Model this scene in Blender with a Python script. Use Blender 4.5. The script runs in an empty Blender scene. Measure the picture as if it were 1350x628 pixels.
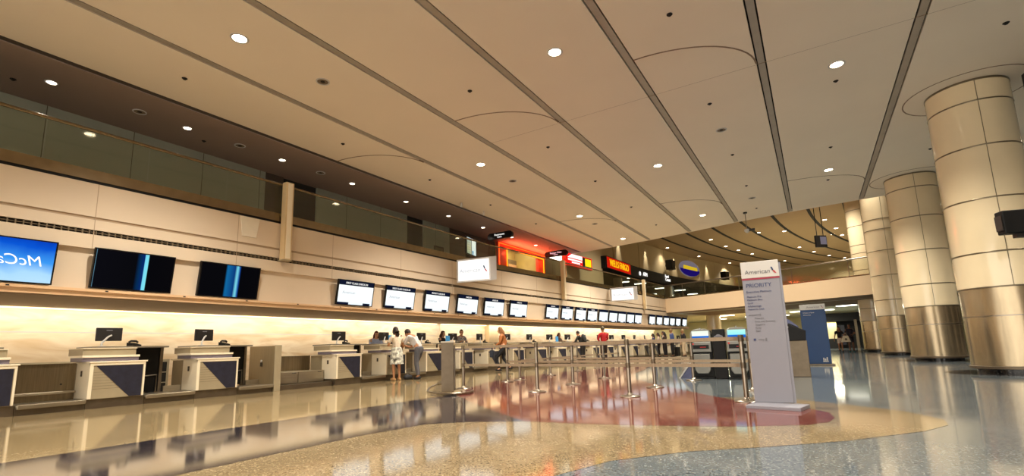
import bpy, bmesh, math, random
from mathutils import Vector, Matrix, Euler
R = math.radians
PI = math.pi
random.seed(7)
sc = bpy.context.scene
COL = sc.collection

# ------------------------------------------------------------------ materials
def lin(c):
    return tuple(((v / 255) / 12.92 if v / 255 <= .04045 else ((v / 255 + .055) / 1.055) ** 2.4) for v in c)

def new_mat(name):
    m = bpy.data.materials.new(name); m.use_nodes = True
    nt = m.node_tree; nt.nodes.clear()
    out = nt.nodes.new('ShaderNodeOutputMaterial')
    return m, nt, out

def P(name, rgb, rough=.5, metal=0., var=.06, scale=6., bump=0., spec=.5, coat=0., stretch=None):
    """procedural surface: base colour modulated by soft noise"""
    m, nt, out = new_mat(name)
    b = nt.nodes.new('ShaderNodeBsdfPrincipled')
    tc = nt.nodes.new('ShaderNodeTexCoord')
    mp = nt.nodes.new('ShaderNodeMapping')
    if stretch: mp.inputs['Scale'].default_value = stretch
    n = nt.nodes.new('ShaderNodeTexNoise'); n.inputs['Scale'].default_value = scale; n.inputs['Detail'].default_value = 4
    rp = nt.nodes.new('ShaderNodeValToRGB')
    c = lin(rgb)
    rp.color_ramp.elements[0].position = .3; rp.color_ramp.elements[1].position = .7
    rp.color_ramp.elements[0].color = (*[max(0, v * (1 - var)) for v in c], 1)
    rp.color_ramp.elements[1].color = (*[min(1, v * (1 + var)) for v in c], 1)
    L = nt.links.new
    L(tc.outputs['Object'], mp.inputs['Vector']); L(mp.outputs['Vector'], n.inputs['Vector'])
    L(n.outputs['Fac'], rp.inputs['Fac']); L(rp.outputs['Color'], b.inputs['Base Color'])
    b.inputs['Roughness'].default_value = rough; b.inputs['Metallic'].default_value = metal
    b.inputs['Specular IOR Level'].default_value = spec
    b.inputs['Coat Weight'].default_value = coat
    if bump:
        bp = nt.nodes.new('ShaderNodeBump'); bp.inputs['Strength'].default_value = bump; bp.inputs['Distance'].default_value = .01
        L(n.outputs['Fac'], bp.inputs['Height']); L(bp.outputs['Normal'], b.inputs['Normal'])
    L(b.outputs['BSDF'], out.inputs['Surface'])
    return m

def EM(name, rgb, strength, var=.03, scale=3.):
    m, nt, out = new_mat(name)
    e = nt.nodes.new('ShaderNodeEmission'); n = nt.nodes.new('ShaderNodeTexNoise'); n.inputs['Scale'].default_value = scale
    rp = nt.nodes.new('ShaderNodeValToRGB'); c = lin(rgb)
    rp.color_ramp.elements[0].color = (*[v * (1 - var) for v in c], 1); rp.color_ramp.elements[1].color = (*c, 1)
    tc = nt.nodes.new('ShaderNodeTexCoord')
    nt.links.new(tc.outputs['Object'], n.inputs['Vector'])
    nt.links.new(n.outputs['Fac'], rp.inputs['Fac']); nt.links.new(rp.outputs['Color'], e.inputs['Color'])
    e.inputs['Strength'].default_value = strength
    nt.links.new(e.outputs['Emission'], out.inputs['Surface'])
    return m

def terrazzo(name, base, chips, rough=.07):
    m, nt, out = new_mat(name); L = nt.links.new
    b = nt.nodes.new('ShaderNodeBsdfPrincipled'); tc = nt.nodes.new('ShaderNodeTexCoord')
    v = nt.nodes.new('ShaderNodeTexVoronoi'); v.inputs['Scale'].default_value = 85
    rp = nt.nodes.new('ShaderNodeValToRGB'); rp.color_ramp.interpolation = 'CONSTANT'
    els = rp.color_ramp.elements
    cols = [base, chips[0], base, chips[1], base, chips[2]]
    pos = [0, .30, .42, .66, .76, .93]
    els[0].color = (*lin(cols[0]), 1); els[1].position = pos[1]; els[1].color = (*lin(cols[1]), 1)
    for p_, c_ in zip(pos[2:], cols[2:]):
        e = els.new(p_); e.color = (*lin(c_), 1)
    sep = nt.nodes.new('ShaderNodeSeparateColor')
    L(tc.outputs['Object'], v.inputs['Vector']); L(v.outputs['Color'], sep.inputs['Color']); L(sep.outputs['Red'], rp.inputs['Fac'])
    n = nt.nodes.new('ShaderNodeTexNoise'); n.inputs['Scale'].default_value = 1.3; n.inputs['Detail'].default_value = 5
    L(tc.outputs['Object'], n.inputs['Vector'])
    mx = nt.nodes.new('ShaderNodeMix'); mx.data_type = 'RGBA'; mx.blend_type = 'MULTIPLY'; mx.inputs['Factor'].default_value = .3
    L(rp.outputs['Color'], mx.inputs['A']); L(n.outputs['Fac'], mx.inputs['B'])
    L(mx.outputs['Result'], b.inputs['Base Color'])
    mr = nt.nodes.new('ShaderNodeMapRange'); mr.inputs['To Min'].default_value = rough * .8; mr.inputs['To Max'].default_value = rough * 1.35
    L(n.outputs['Fac'], mr.inputs['Value']); L(mr.outputs['Result'], b.inputs['Roughness'])
    b.inputs['Specular IOR Level'].default_value = .42
    L(b.outputs['BSDF'], out.inputs['Surface'])
    return m

def marble(name):
    m, nt, out = new_mat(name); L = nt.links.new
    b = nt.nodes.new('ShaderNodeBsdfPrincipled'); tc = nt.nodes.new('ShaderNodeTexCoord')
    mp = nt.nodes.new('ShaderNodeMapping'); mp.inputs['Scale'].default_value = (1, .35, 1.6)
    n = nt.nodes.new('ShaderNodeTexNoise'); n.inputs['Scale'].default_value = 2.2; n.inputs['Detail'].default_value = 8; n.inputs['Distortion'].default_value = 1.2
    rp = nt.nodes.new('ShaderNodeValToRGB')
    rp.color_ramp.elements[0].position = .3; rp.color_ramp.elements[0].color = (*lin((216, 188, 146)), 1)
    rp.color_ramp.elements[1].position = .62; rp.color_ramp.elements[1].color = (*lin((240, 222, 190)), 1)
    L(tc.outputs['Object'], mp.inputs['Vector']); L(mp.outputs['Vector'], n.inputs['Vector']); L(n.outputs['Fac'], rp.inputs['Fac'])
    L(rp.outputs['Color'], b.inputs['Base Color']); b.inputs['Roughness'].default_value = .35
    L(b.outputs['BSDF'], out.inputs['Surface'])
    return m

def glass(name, tint, refl=.12, through=.88):
    m, nt, out = new_mat(name); L = nt.links.new
    t = nt.nodes.new('ShaderNodeBsdfTransparent'); t.inputs['Color'].default_value = (*lin(tint), 1)
    g = nt.nodes.new('ShaderNodeBsdfGlossy'); g.inputs['Roughness'].default_value = .05; g.inputs['Color'].default_value = (.9, .9, .85, 1)
    lw = nt.nodes.new('ShaderNodeLayerWeight'); lw.inputs['Blend'].default_value = .5
    pw = nt.nodes.new('ShaderNodeMath'); pw.operation = 'POWER'; pw.inputs[1].default_value = 4.5
    fr = nt.nodes.new('ShaderNodeMath'); fr.operation = 'MULTIPLY_ADD'; fr.inputs[1].default_value = .7; fr.inputs[2].default_value = .035
    L(lw.outputs['Facing'], pw.inputs[0]); L(pw.outputs[0], fr.inputs[0])
    mx = nt.nodes.new('ShaderNodeMixShader')
    L(fr.outputs[0], mx.inputs['Fac']); L(t.outputs['BSDF'], mx.inputs[1]); L(g.outputs['BSDF'], mx.inputs[2])
    L(mx.outputs['Shader'], out.inputs['Surface'])
    return m

def grad_screen(name, stops, axis='Y', lo=-.7, hi=.7, strength=1.2, noise=0.):
    """a lit display: emission colour runs across the panel in object space"""
    m, nt, out = new_mat(name); L = nt.links.new
    e = nt.nodes.new('ShaderNodeEmission'); e.inputs['Strength'].default_value = strength
    tc = nt.nodes.new('ShaderNodeTexCoord'); s = nt.nodes.new('ShaderNodeSeparateXYZ')
    mr = nt.nodes.new('ShaderNodeMapRange'); mr.inputs['From Min'].default_value = lo; mr.inputs['From Max'].default_value = hi
    rp = nt.nodes.new('ShaderNodeValToRGB'); els = rp.color_ramp.elements
    els[0].position = stops[0][0]; els[0].color = (*lin(stops[0][1]), 1)
    els[1].position = stops[1][0]; els[1].color = (*lin(stops[1][1]), 1)
    for p_, c_ in stops[2:]:
        q = els.new(p_); q.color = (*lin(c_), 1)
    L(tc.outputs['Object'], s.inputs['Vector'])
    src = s.outputs[axis]
    if noise:
        n = nt.nodes.new('ShaderNodeTexNoise'); n.inputs['Scale'].default_value = 2.5
        L(tc.outputs['Object'], n.inputs['Vector'])
        ma = nt.nodes.new('ShaderNodeMath'); ma.operation = 'MULTIPLY_ADD'; ma.inputs[1].default_value = noise
        L(n.outputs['Fac'], ma.inputs[0]); L(src, ma.inputs[2]); src = ma.outputs[0]
    L(src, mr.inputs['Value']); L(mr.outputs['Result'], rp.inputs['Fac']); L(rp.outputs['Color'], e.inputs['Color'])
    L(e.outputs['Emission'], out.inputs['Surface'])
    return m

M = {}
M['beige'] = terrazzo('terrazzo_beige', (160, 140, 104), [(130, 112, 80), (186, 168, 134), (90, 76, 56)])
M['tan'] = terrazzo('terrazzo_tan', (140, 123, 95), [(112, 96, 72), (172, 156, 124), (84, 72, 54)])
M['navy'] = terrazzo('terrazzo_navy', (36, 33, 44), [(26, 24, 34), (50, 46, 54), (96, 90, 88)])
M['red'] = terrazzo('terrazzo_red', (110, 56, 50), [(84, 40, 38), (136, 82, 72), (164, 120, 104)])
M['blue'] = terrazzo('terrazzo_blue', (104, 112, 116), [(74, 90, 102), (142, 146, 142), (50, 58, 68)])
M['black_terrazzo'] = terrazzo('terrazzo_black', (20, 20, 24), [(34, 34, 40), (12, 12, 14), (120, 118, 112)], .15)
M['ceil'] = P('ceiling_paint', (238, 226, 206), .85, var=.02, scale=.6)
M['mezz_ceil'] = P('mezzanine_ceiling_shaded', (150, 130, 118), .85, var=.03, scale=.6)  # ceiling cream darkened: the shade over the walkway is put into the colour
M['strip'] = P('strip_grey_metal', (168, 158, 144), .5, .3, .06, 3)
M['dark'] = P('dark_void', (26, 22, 18), .8, var=.2)
M['groove'] = P('groove_brown', (140, 118, 96), .8, var=.1)
M['wall'] = P('wall_cream_panel', (222, 204, 180), .55, var=.03, scale=.8)
M['wall_lo'] = P('wall_reveal', (180, 156, 128), .6, var=.04)
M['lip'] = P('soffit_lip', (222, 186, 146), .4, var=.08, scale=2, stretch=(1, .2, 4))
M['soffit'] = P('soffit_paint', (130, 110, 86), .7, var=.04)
M['marble'] = marble('wall_marble')
M['steel'] = P('brushed_steel', (176, 166, 148), .32, .9, .12, 9, stretch=(1, .1, 14))
M['steel_v'] = P('brushed_steel_wall', (138, 124, 100), .3, .9, .14, 7, stretch=(6, 6, .25))
M['steel_dk'] = P('dark_steel', (112, 100, 84), .4, .75, .1, 8)
M['brass'] = P('rail_bronze', (140, 124, 98), .25, .95, .1, 5)
M['chrome'] = P('stanchion_metal', (150, 140, 126), .28, .95, .05, 10)
M['belt'] = P('belt_fabric', (152, 136, 112), .7, var=.1, scale=40)
M['cream'] = P('desk_cream', (244, 232, 206), .4, var=.03, scale=3)
M['taupe'] = P('desk_taupe', (162, 149, 122), .5, var=.05, scale=4)
M['taupe_dk'] = P('desk_groove', (118, 102, 78), .6, var=.08)
M['navyp'] = P('desk_navy', (34, 35, 52), .45, var=.25, scale=9, bump=.3)
M['purple'] = P('desk_band', (112, 104, 116), .5, var=.06)
M['worktop'] = P('desk_worktop', (118, 108, 92), .4, var=.06)
M['patch'] = P('patch_pale', (236, 226, 206), .5, var=.02)
M['divider'] = P('divider_steel', (158, 140, 108), .45, .45, .08, 6, stretch=(4, 4, .3))
M['black'] = P('black_gloss', (11, 10, 10), .35, var=.3, scale=5, spec=.25)
M['blackm'] = P('black_matt', (10, 10, 11), .5, var=.2, scale=8, spec=.3)
M['plastic'] = P('dark_plastic', (34, 31, 30), .45, var=.2, scale=10)
M['white'] = P('white_plastic', (200, 197, 192), .4, var=.02)
M['socket'] = P('socket_brown', (96, 80, 58), .5, var=.2, scale=20)
M['colp'] = P('column_enamel', (232, 214, 178), .16, .0, .03, 1.5, coat=.35)
M['ring'] = P('column_joint', (128, 116, 96), .3, .8, .1)
M['colsteel'] = P('column_brushed_steel', (176, 160, 132), .25, .9, .16, 5, stretch=(1, 1, .15))
M['glass'] = glass('rail_glass', (240, 243, 236))
M['glass_far'] = glass('bridge_glass', (242, 244, 238))
M['mezz_wall'] = P('mezzanine_panel', (150, 152, 136), .5, var=.05, scale=.7)
M['mezz_dark'] = P('mezzanine_dark_wall', (74, 62, 52), .6, var=.1, scale=1)
M['drum'] = P('drum_wall_paint', (186, 166, 128), .6, var=.03, scale=.5)
M['farceil'] = P('rotunda_ceiling_paint', (176, 150, 112), .75, var=.03, scale=.3)
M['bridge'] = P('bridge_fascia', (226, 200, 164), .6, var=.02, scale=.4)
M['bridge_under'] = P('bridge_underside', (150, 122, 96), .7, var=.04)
M['lowceil'] = P('low_ceiling', (220, 216, 190), .8, var=.03)
M['lowwall'] = P('low_wall', (222, 214, 172), .7, var=.05, scale=.4)
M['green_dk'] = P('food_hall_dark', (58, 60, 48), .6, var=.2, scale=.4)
M['lamp'] = EM('lamp_glow', (255, 232, 196), 30)
M['lamp_sm'] = EM('lamp_glow_small', (255, 236, 206), 14)
M['tube'] = EM('fluorescent', (255, 250, 228), 5)
M['cove'] = EM('cove_tube', (255, 226, 170), 3)
M['neon'] = EM('neon_red', (255, 60, 16), 5)
M['neon_o'] = EM('neon_orange', (255, 120, 20), 5)
M['redface'] = EM('red_sign_face', (232, 24, 22), 1.5)
M['redpanel'] = P('red_panel', (214, 74, 48), .4, var=.05)
M['yellow'] = EM('yellow_sign_face', (255, 206, 20), 1.3)
M['letter_y'] = EM('yellow_letter', (255, 190, 20), 1.0)
M['wf_red'] = EM('bank_sign_red', (200, 30, 12), .9)
M['signwhite'] = EM('sign_white_glow', (255, 252, 246), 1.15)
M['signpink'] = EM('sign_pink_glow', (255, 190, 196), 1.2)
M['screen_w'] = grad_screen('screen_white', [(0, (226, 238, 244)), (1, (244, 246, 240))], 'Z', -.4, .4, 1.15)
M['screen_hdr'] = EM('screen_header_navy', (26, 34, 62), .5)
M['grey_txt'] = EM('grey_print', (196, 200, 208), .85)
M['blue_card'] = P('card_blue', (70, 160, 226), .4, var=.06)
M['sign_silver'] = P('sign_silver', (206, 204, 204), .35, .1, .02, 2)
M['sign_grey'] = P('sign_body_grey', (134, 134, 144), .45, .1, .02, 2)
M['sign_blue'] = P('sign_blue', (2, 54, 104), .4, var=.06, scale=2)
M['sign_line'] = P('sign_maroon', (150, 44, 66), .5)
M['txt_navy'] = P('print_navy', (44, 58, 104), .5)
M['txt_grey'] = P('print_grey', (104, 104, 110), .5)
M['logo_blue'] = P('logo_blue', (30, 52, 96), .5)
M['logo_red'] = P('logo_red', (190, 30, 46), .5)
M['pilaster'] = P('pilaster_cream', (216, 190, 146), .5, var=.03)
M['kiosk_shell'] = P('kiosk_shell', (128, 128, 122), .35, .3, .04)
M['kiosk_scr'] = grad_screen('kiosk_screen', [(0, (20, 90, 190)), (.3, (24, 110, 210)), (.36, (150, 240, 240)), (1, (186, 250, 236))], 'Z', 1.0, 1.2, 1.0)
M['kiosk_scr2'] = grad_screen('kiosk_screen_pale', [(0, (20, 90, 190)), (.3, (24, 110, 210)), (.36, (246, 250, 236)), (1, (236, 250, 230))], 'Z', 1.0, 1.2, 1.0)
M['sizer'] = P('sizer_blue', (84, 90, 124), .4, var=.1)
M['orange_txt'] = P('print_red', (220, 50, 50), .5)
M['oval_blue'] = EM('oval_blue', (40, 24, 130), .5)
M['oval_silver'] = EM('oval_silver', (150, 140, 150), .5)
M['oval_gold'] = EM('oval_gold', (226, 190, 40), .8)

# ------------------------------------------------------------------ mesh helpers
LAST = [None]
class MB:
    def __init__(s): s.v = []; s.f = []; s.i = []; s.k = 0
    def add(s, vs, fs, k=None):
        b = len(s.v); s.v += [tuple(p) for p in vs]
        for f in fs: s.f.append(tuple(b + q for q in f)); s.i.append(s.k if k is None else k)
        return s
    def box(s, x0, x1, y0, y1, z0, z1, k=None):
        vs = [(x0, y0, z0), (x1, y0, z0), (x1, y1, z0), (x0, y1, z0), (x0, y0, z1), (x1, y0, z1), (x1, y1, z1), (x0, y1, z1)]
        return s.add(vs, [(3, 2, 1, 0), (4, 5, 6, 7), (0, 1, 5, 4), (1, 2, 6, 5), (2, 3, 7, 6), (3, 0, 4, 7)], k)
    def prism(s, pts, h0, h1, ax='z', k=None):
        n = len(pts)
        def q(p, h):
            if ax == 'z': return (p[0], p[1], h)
            if ax == 'x': return (h, p[0], p[1])
            return (p[0], h, p[1])
        vs = [q(p, h0) for p in pts] + [q(p, h1) for p in pts]
        fs = [tuple(range(n))[::-1], tuple(range(n, 2 * n))] + [(a, (a + 1) % n, n + (a + 1) % n, n + a) for a in range(n)]
        return s.add(vs, fs, k)
    def lathe(s, prof, n=24, cx=0, cy=0, k=None, caps=True):
        vs = []; fs = []
        for r, z in prof:
            for a in range(n): vs.append((cx + r * math.cos(2 * PI * a / n), cy + r * math.sin(2 * PI * a / n), z))
        for j in range(len(prof) - 1):
            for a in range(n): fs.append((j * n + a, j * n + (a + 1) % n, (j + 1) * n + (a + 1) % n, (j + 1) * n + a))
        if caps: fs.append(tuple(range(n))[::-1]); fs.append(tuple((len(prof) - 1) * n + a for a in range(n)))
        return s.add(vs, fs, k)
    def tube(s, path, r, n=8, k=None, close=False):
        path = [Vector(p) for p in path]; vs = []; fs = []; m = len(path)
        up = Vector((0, 0, 1))
        for j, p in enumerate(path):
            d = (path[(j + 1) % m] - path[j - 1]) if close else (path[min(j + 1, m - 1)] - path[max(j - 1, 0)])
            d.normalize()
            a = d.cross(up if abs(d.z) < .9 else Vector((1, 0, 0))); a.normalize(); b = d.cross(a)
            rr = r[j] if isinstance(r, (list, tuple)) else r
            for q in range(n): vs.append(p + a * rr * math.cos(2 * PI * q / n) + b * rr * math.sin(2 * PI * q / n))
        for j in range(m if close else m - 1):
            j2 = (j + 1) % m
            for q in range(n): fs.append((j * n + q, j * n + (q + 1) % n, j2 * n + (q + 1) % n, j2 * n + q))
        if not close: fs.append(tuple(range(n))[::-1]); fs.append(tuple((m - 1) * n + q for q in range(n)))
        return s.add(vs, fs, k)
    def ribbon(s, a, b, z0, z1, t, k=None):
        """thin upright slab from plan point a to plan point b"""
        d = Vector((b[0] - a[0], b[1] - a[1], 0)); d.normalize(); n = Vector((-d.y, d.x, 0)) * t / 2
        pts = [(a[0] + n.x, a[1] + n.y), (a[0] - n.x, a[1] - n.y), (b[0] - n.x, b[1] - n.y), (b[0] + n.x, b[1] + n.y)]
        return s.prism(pts, z0, z1, 'z', k)
    def build(s, name, mats, parent=None, smooth=False, bev=0.):
        me = bpy.data.meshes.new(name)
        me.from_pydata(s.v, [], s.f)
        for m in (mats if isinstance(mats, (list, tuple)) else [mats]): me.materials.append(M[m] if isinstance(m, str) else m)
        me.polygons.foreach_set('material_index', s.i)
        bm = bmesh.new(); bm.from_mesh(me); bmesh.ops.recalc_face_normals(bm, faces=bm.faces); bm.to_mesh(me); bm.free()
        if smooth:
            me.shade_smooth(); me.set_sharp_from_angle(angle=R(40))
        me.update()
        o = bpy.data.objects.new(name, me); COL.objects.link(o)
        if parent: o.parent = parent
        LAST[0] = o
        if bev:
            md = o.modifiers.new('bevel', 'BEVEL'); md.width = bev; md.segments = 2; md.limit_method = 'ANGLE'; md.angle_limit = R(35)
        return o

def tag(o, label=None, cat=None, group=None, kind=None):
    if label: o['label'] = label
    if cat: o['category'] = cat
    if group: o['group'] = group
    if kind: o['kind'] = kind
    return o
def thing(name, label, cat, loc=(0, 0, 0), rz=0., group=None, rot=None):
    o = bpy.data.objects.new(name, None); COL.objects.link(o); o.empty_display_size = .2
    o.location = loc; o.rotation_euler = rot if rot else (0, 0, rz)
    return tag(o, label, cat, group)
def S(o, label=None): return tag(o, label, None, None, 'structure')
def copy_tree(o, parent=None):
    c = o.copy(); COL.objects.link(c)
    if parent: c.parent = parent
    for ch in list(o.children): copy_tree(ch, c)
    return c
def txt(name, body, size, loc, rot, mat, parent=None, ext=.002, align='CENTER', sx=1., shear=0.):
    cu = bpy.data.curves.new(name, 'FONT'); cu.body = body; cu.size = size; cu.extrude = ext; cu.align_x = align; cu.align_y = 'CENTER'; cu.shear = shear
    t = bpy.data.objects.new(name + '_tmp', cu); COL.objects.link(t)
    dg = bpy.context.evaluated_depsgraph_get()
    me = bpy.data.meshes.new_from_object(t.evaluated_get(dg))
    bpy.data.objects.remove(t); bpy.data.curves.remove(cu)
    me.materials.clear(); me.materials.append(M[mat])
    o = bpy.data.objects.new(name, me); COL.objects.link(o); o.location = loc; o.rotation_euler = rot; o.scale = (sx, 1, 1)
    if parent: o.parent = parent
    return o
FACE_CAM = (PI / 2, 0, 0)           # text in the XZ plane, read from -Y
FACE_HALL = (PI / 2, 0, PI / 2)     # text in the YZ plane, read from +X
ORD = ['first', 'second', 'third', 'fourth', 'fifth', 'sixth', 'seventh', 'eighth', 'ninth', 'tenth', 'eleventh', 'twelfth', 'thirteenth', 'fourteenth', 'fifteenth', 'sixteenth', 'seventeenth', 'eighteenth', 'nineteenth', 'twentieth']

def spot(parent, loc, power, angle=110, blend=.7, col=(1, .91, .77), size=.08, rot=None, name='bulb_light'):
    l = bpy.data.lights.new(name, 'SPOT'); l.energy = power; l.spot_size = R(angle); l.spot_blend = blend; l.color = col; l.shadow_soft_size = size
    o = bpy.data.objects.new(name, l); COL.objects.link(o); o.location = loc
    if rot: o.rotation_euler = rot
    if parent: o.parent = parent
    return o
def area(loc, rot, sx, sy, power, col=(1, .90, .76), name='cove_light', parent=None):
    l = bpy.data.lights.new(name, 'AREA'); l.shape = 'RECTANGLE'; l.size = sx; l.size_y = sy; l.energy = power; l.color = col
    o = bpy.data.objects.new(name, l); COL.objects.link(o); o.location = loc; o.rotation_euler = rot
    if parent: o.parent = parent
    return o

# ------------------------------------------------------------------ camera
def set_camera():
    yaw, pitch, roll, f, cy = -.5519, .1599, -.0295, 636.57, 356.66
    fw = Vector((math.sin(yaw) * math.cos(pitch), math.cos(yaw) * math.cos(pitch), math.sin(pitch)))
    r = fw.cross(Vector((0, 0, 1))).normalized(); u = r.cross(fw)
    c, s = math.cos(roll), math.sin(roll)
    r2 = c * r + s * u; u2 = -s * r + c * u
    m = Matrix((r2, u2, -fw)).transposed().to_4x4(); m.translation = Vector((0, 0, .9))
    cd = bpy.data.cameras.new('camera'); o = bpy.data.objects.new('camera', cd); COL.objects.link(o)
    o.matrix_world = m
    cd.sensor_width = 36; cd.lens = f / 1350 * 36; cd.shift_y = (cy - 314) / 1350; cd.clip_end = 300
    sc.camera = o
set_camera()

# ------------------------------------------------------------------ wall frames: A straight, B swung 5.4 degrees
AO, BO = Vector((-12.5, 0, 0)), Vector((-12.5, 18.3, 0))
BA = math.atan(.095)
def at(seg, s, d, z=0.):
    if seg == 'A': return (AO.x + d, s, z), 0.
    u = Vector((math.sin(BA), math.cos(BA), 0)); n = Vector((math.cos(BA), -math.sin(BA), 0))
    p = BO + u * s + n * d
    return (p.x, p.y, z), -BA

# ------------------------------------------------------------------ floor
def floor():
    b = MB()
    b.add([(-30, -14, 0), (30, -14, 0), (30, 110, 0), (-30, 110, 0)], [(0, 1, 2, 3)], 0)
    def poly(pts, z, k): b.add([(x, y, z) for x, y in pts], [tuple(range(len(pts)))], k)
    redleft = [(-6.41, 8.04), (-7.1, 9.5), (-7.65, 10.93), (-7.9, 12.4), (-7.97, 13.6), (-7.9, 16.1), (-7.55, 18.0), (-6.9, 19.6), (-6.1, 21)]
    poly([(-16, -14), (-4.4, -14), (-4.4, 7.9)] + redleft + [(-5.4, 24), (-4.2, 30), (-3.2, 38), (-2.6, 60), (-16, 60)], .001, 1)
    poly([(-4.4, -14), (-9, -14), (-9, -13), (-4.6, -2), (-4.4, 6), (-3.0, 8), (-.8, 9.0), (.18, 8.32), (.84, 7.67), (1.09, 7.04), (1.05, 6.64), (.8, 6.16), (.14, 5.35), (-.44, 4.82), (-1.0, 4.37), (-1.47, 3.79), (-1.7, 3.1), (-1.75, 1.5), (-1.5, -2), (-.6, -14)], .002, 2)
    poly([(-6.4, -6), (-4.3, -6), (-4.32, 2), (-4.33, 3.8), (-4.2, 4.68), (-3.85, 5.0), (-3.18, 5.33), (-4.3, 6.2), (-5.4, 7.1), (-6.42, 8.0)], .003, 3)
    poly([(-3.18, 5.33), (-2.31, 5.41), (-1.27, 5.66), (-.74, 5.84), (-.17, 6.17), (.03, 6.45), (.09, 6.8), (.05, 7.28), (-.23, 7.7), (-.97, 8.1), (-1.78, 9.2), (-2.53, 10.32), (-3.4, 11.5), (-4.21, 12.9), (-4.9, 15), (-5.3, 17.5), (-6.1, 21)] + redleft[::-1][1:] + [(-5.4, 7.1), (-4.3, 6.2)], .003, 4)
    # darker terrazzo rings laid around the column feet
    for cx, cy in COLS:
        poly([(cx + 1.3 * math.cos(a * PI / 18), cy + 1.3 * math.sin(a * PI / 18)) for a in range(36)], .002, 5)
    S(b.build('floor', ['blue', 'beige', 'tan', 'navy', 'red', 'black_terrazzo']), 'polished terrazzo floor with beige, navy, maroon, tan and blue grey fields')
COLS = [(3.92, 15.9), (3.79, 23.6), (3.63, 31.6), (3.46, 39.6)]
floor()

# ------------------------------------------------------------------ main ceiling
EDGE = [(-15.2, 29.2), (-12.5, 28.95), (-10.17, 28.62), (-7.7, 28.12), (-5.25, 27.51), (-2.79, 26.76), (-.35, 26.24), (2.41, 25.87), (9, 25.2), (14, 24.8)]
def edge_y(x):
    for (x0, y0), (x1, y1) in zip(EDGE, EDGE[1:]):
        if x0 <= x <= x1: return y0 + (y1 - y0) * (x - x0) / (x1 - x0)
    return EDGE[-1][1]
STR = [-12.5, -10.17, -7.7, -5.25, -2.79, -.35, 2.41]
SWID = .2
def ceiling():
    b = MB(); xs = STR + [14]
    for a, c in zip(xs, xs[1:]):
        x0 = a + SWID / 2; x1 = c - SWID / 2 if c < 10 else c
        b.prism([(x0, -14), (x1, -14), (x1, edge_y(x1)), (x0, edge_y(x0))], 7.0, 7.06)
    b.prism([(-12.6, -14), (14, -14), (14, edge_y(14) - .02)] + [(x, y - .02) for x, y in EDGE[::-1][1:-1]], 7.10, 7.16, k=1)
    S(b.build('ceiling', ['ceil', 'dark']), 'cream panelled ceiling of the check in hall')
    for i, x in enumerate(STR):
        m = MB(); w = SWID / 2 - .032
        m.prism([(x - w, -14), (x + w, -14), (x + w, edge_y(x)), (x - w, edge_y(x))], 7.006, 7.05)
        if i == 0: S(m.build('trim_%d' % (i + 1), 'mezz_dark'))
        else: S(m.build('trim_%d' % (i + 1), 'strip'))
    n = 8
    def arc(x0, y0, x1, y1, nm):
        m = MB(); pts = []
        for j in range(15):
            t = j / 14; a = t * PI / 2
            pts.append((x0 + (x1 - x0) * math.sin(a), y0 + (y1 - y0) * (1 - math.cos(a)), 6.998))
        for p, q in zip(pts, pts[1:]): m.ribbon(p, q, 6.994, 7.02, .035)
        S(m.build(nm, 'groove'))
    j = n
    for x0, x1 in ((-12.4, -10.27), (-7.6, -5.35), (-2.69, -.45)):
        arc(x0, 9.66, x1, 11.35, 'trim_%d' % j); j += 1
    for x0, x1 in ((-10.07, -7.8), (-5.15, -2.89), (-.25, 2.31)):
        arc(x0, 21.0, x1, 22.7, 'trim_%d' % j); j += 1
    m = MB(); m.box(-7.6, 13, 11.41, 11.417, 6.999, 7.02); S(m.build('trim_%d' % j, 'groove')); j += 1
    # mezzanine ceiling
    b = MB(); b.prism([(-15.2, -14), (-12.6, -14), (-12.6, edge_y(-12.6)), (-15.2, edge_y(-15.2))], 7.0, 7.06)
    S(b.build('ceiling.001', 'mezz_ceil'), 'ceiling over the mezzanine walkway, shade put into its colour')
    # riser closing the drop to the taller hall beyond
    b = MB()
    for p, q in zip(EDGE, EDGE[1:]): b.ribbon((p[0], p[1] + .05), (q[0], q[1] + .05), 7.0, 11.2, .1)
    S(b.build('wall_riser', 'ceil'))
    # grooves ringing the column heads
    for cx, cy in COLS[:2]:
        m = MB(); pts = [(cx + 1.25 * math.cos(a * PI / 20), cy + 1.25 * math.sin(a * PI / 20)) for a in range(41)]
        for p, q in zip(pts, pts[1:]): m.ribbon(p, q, 6.994, 7.02, .03)
        S(m.build('trim_%d' % j, 'groove')); j += 1
ceiling()

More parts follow.
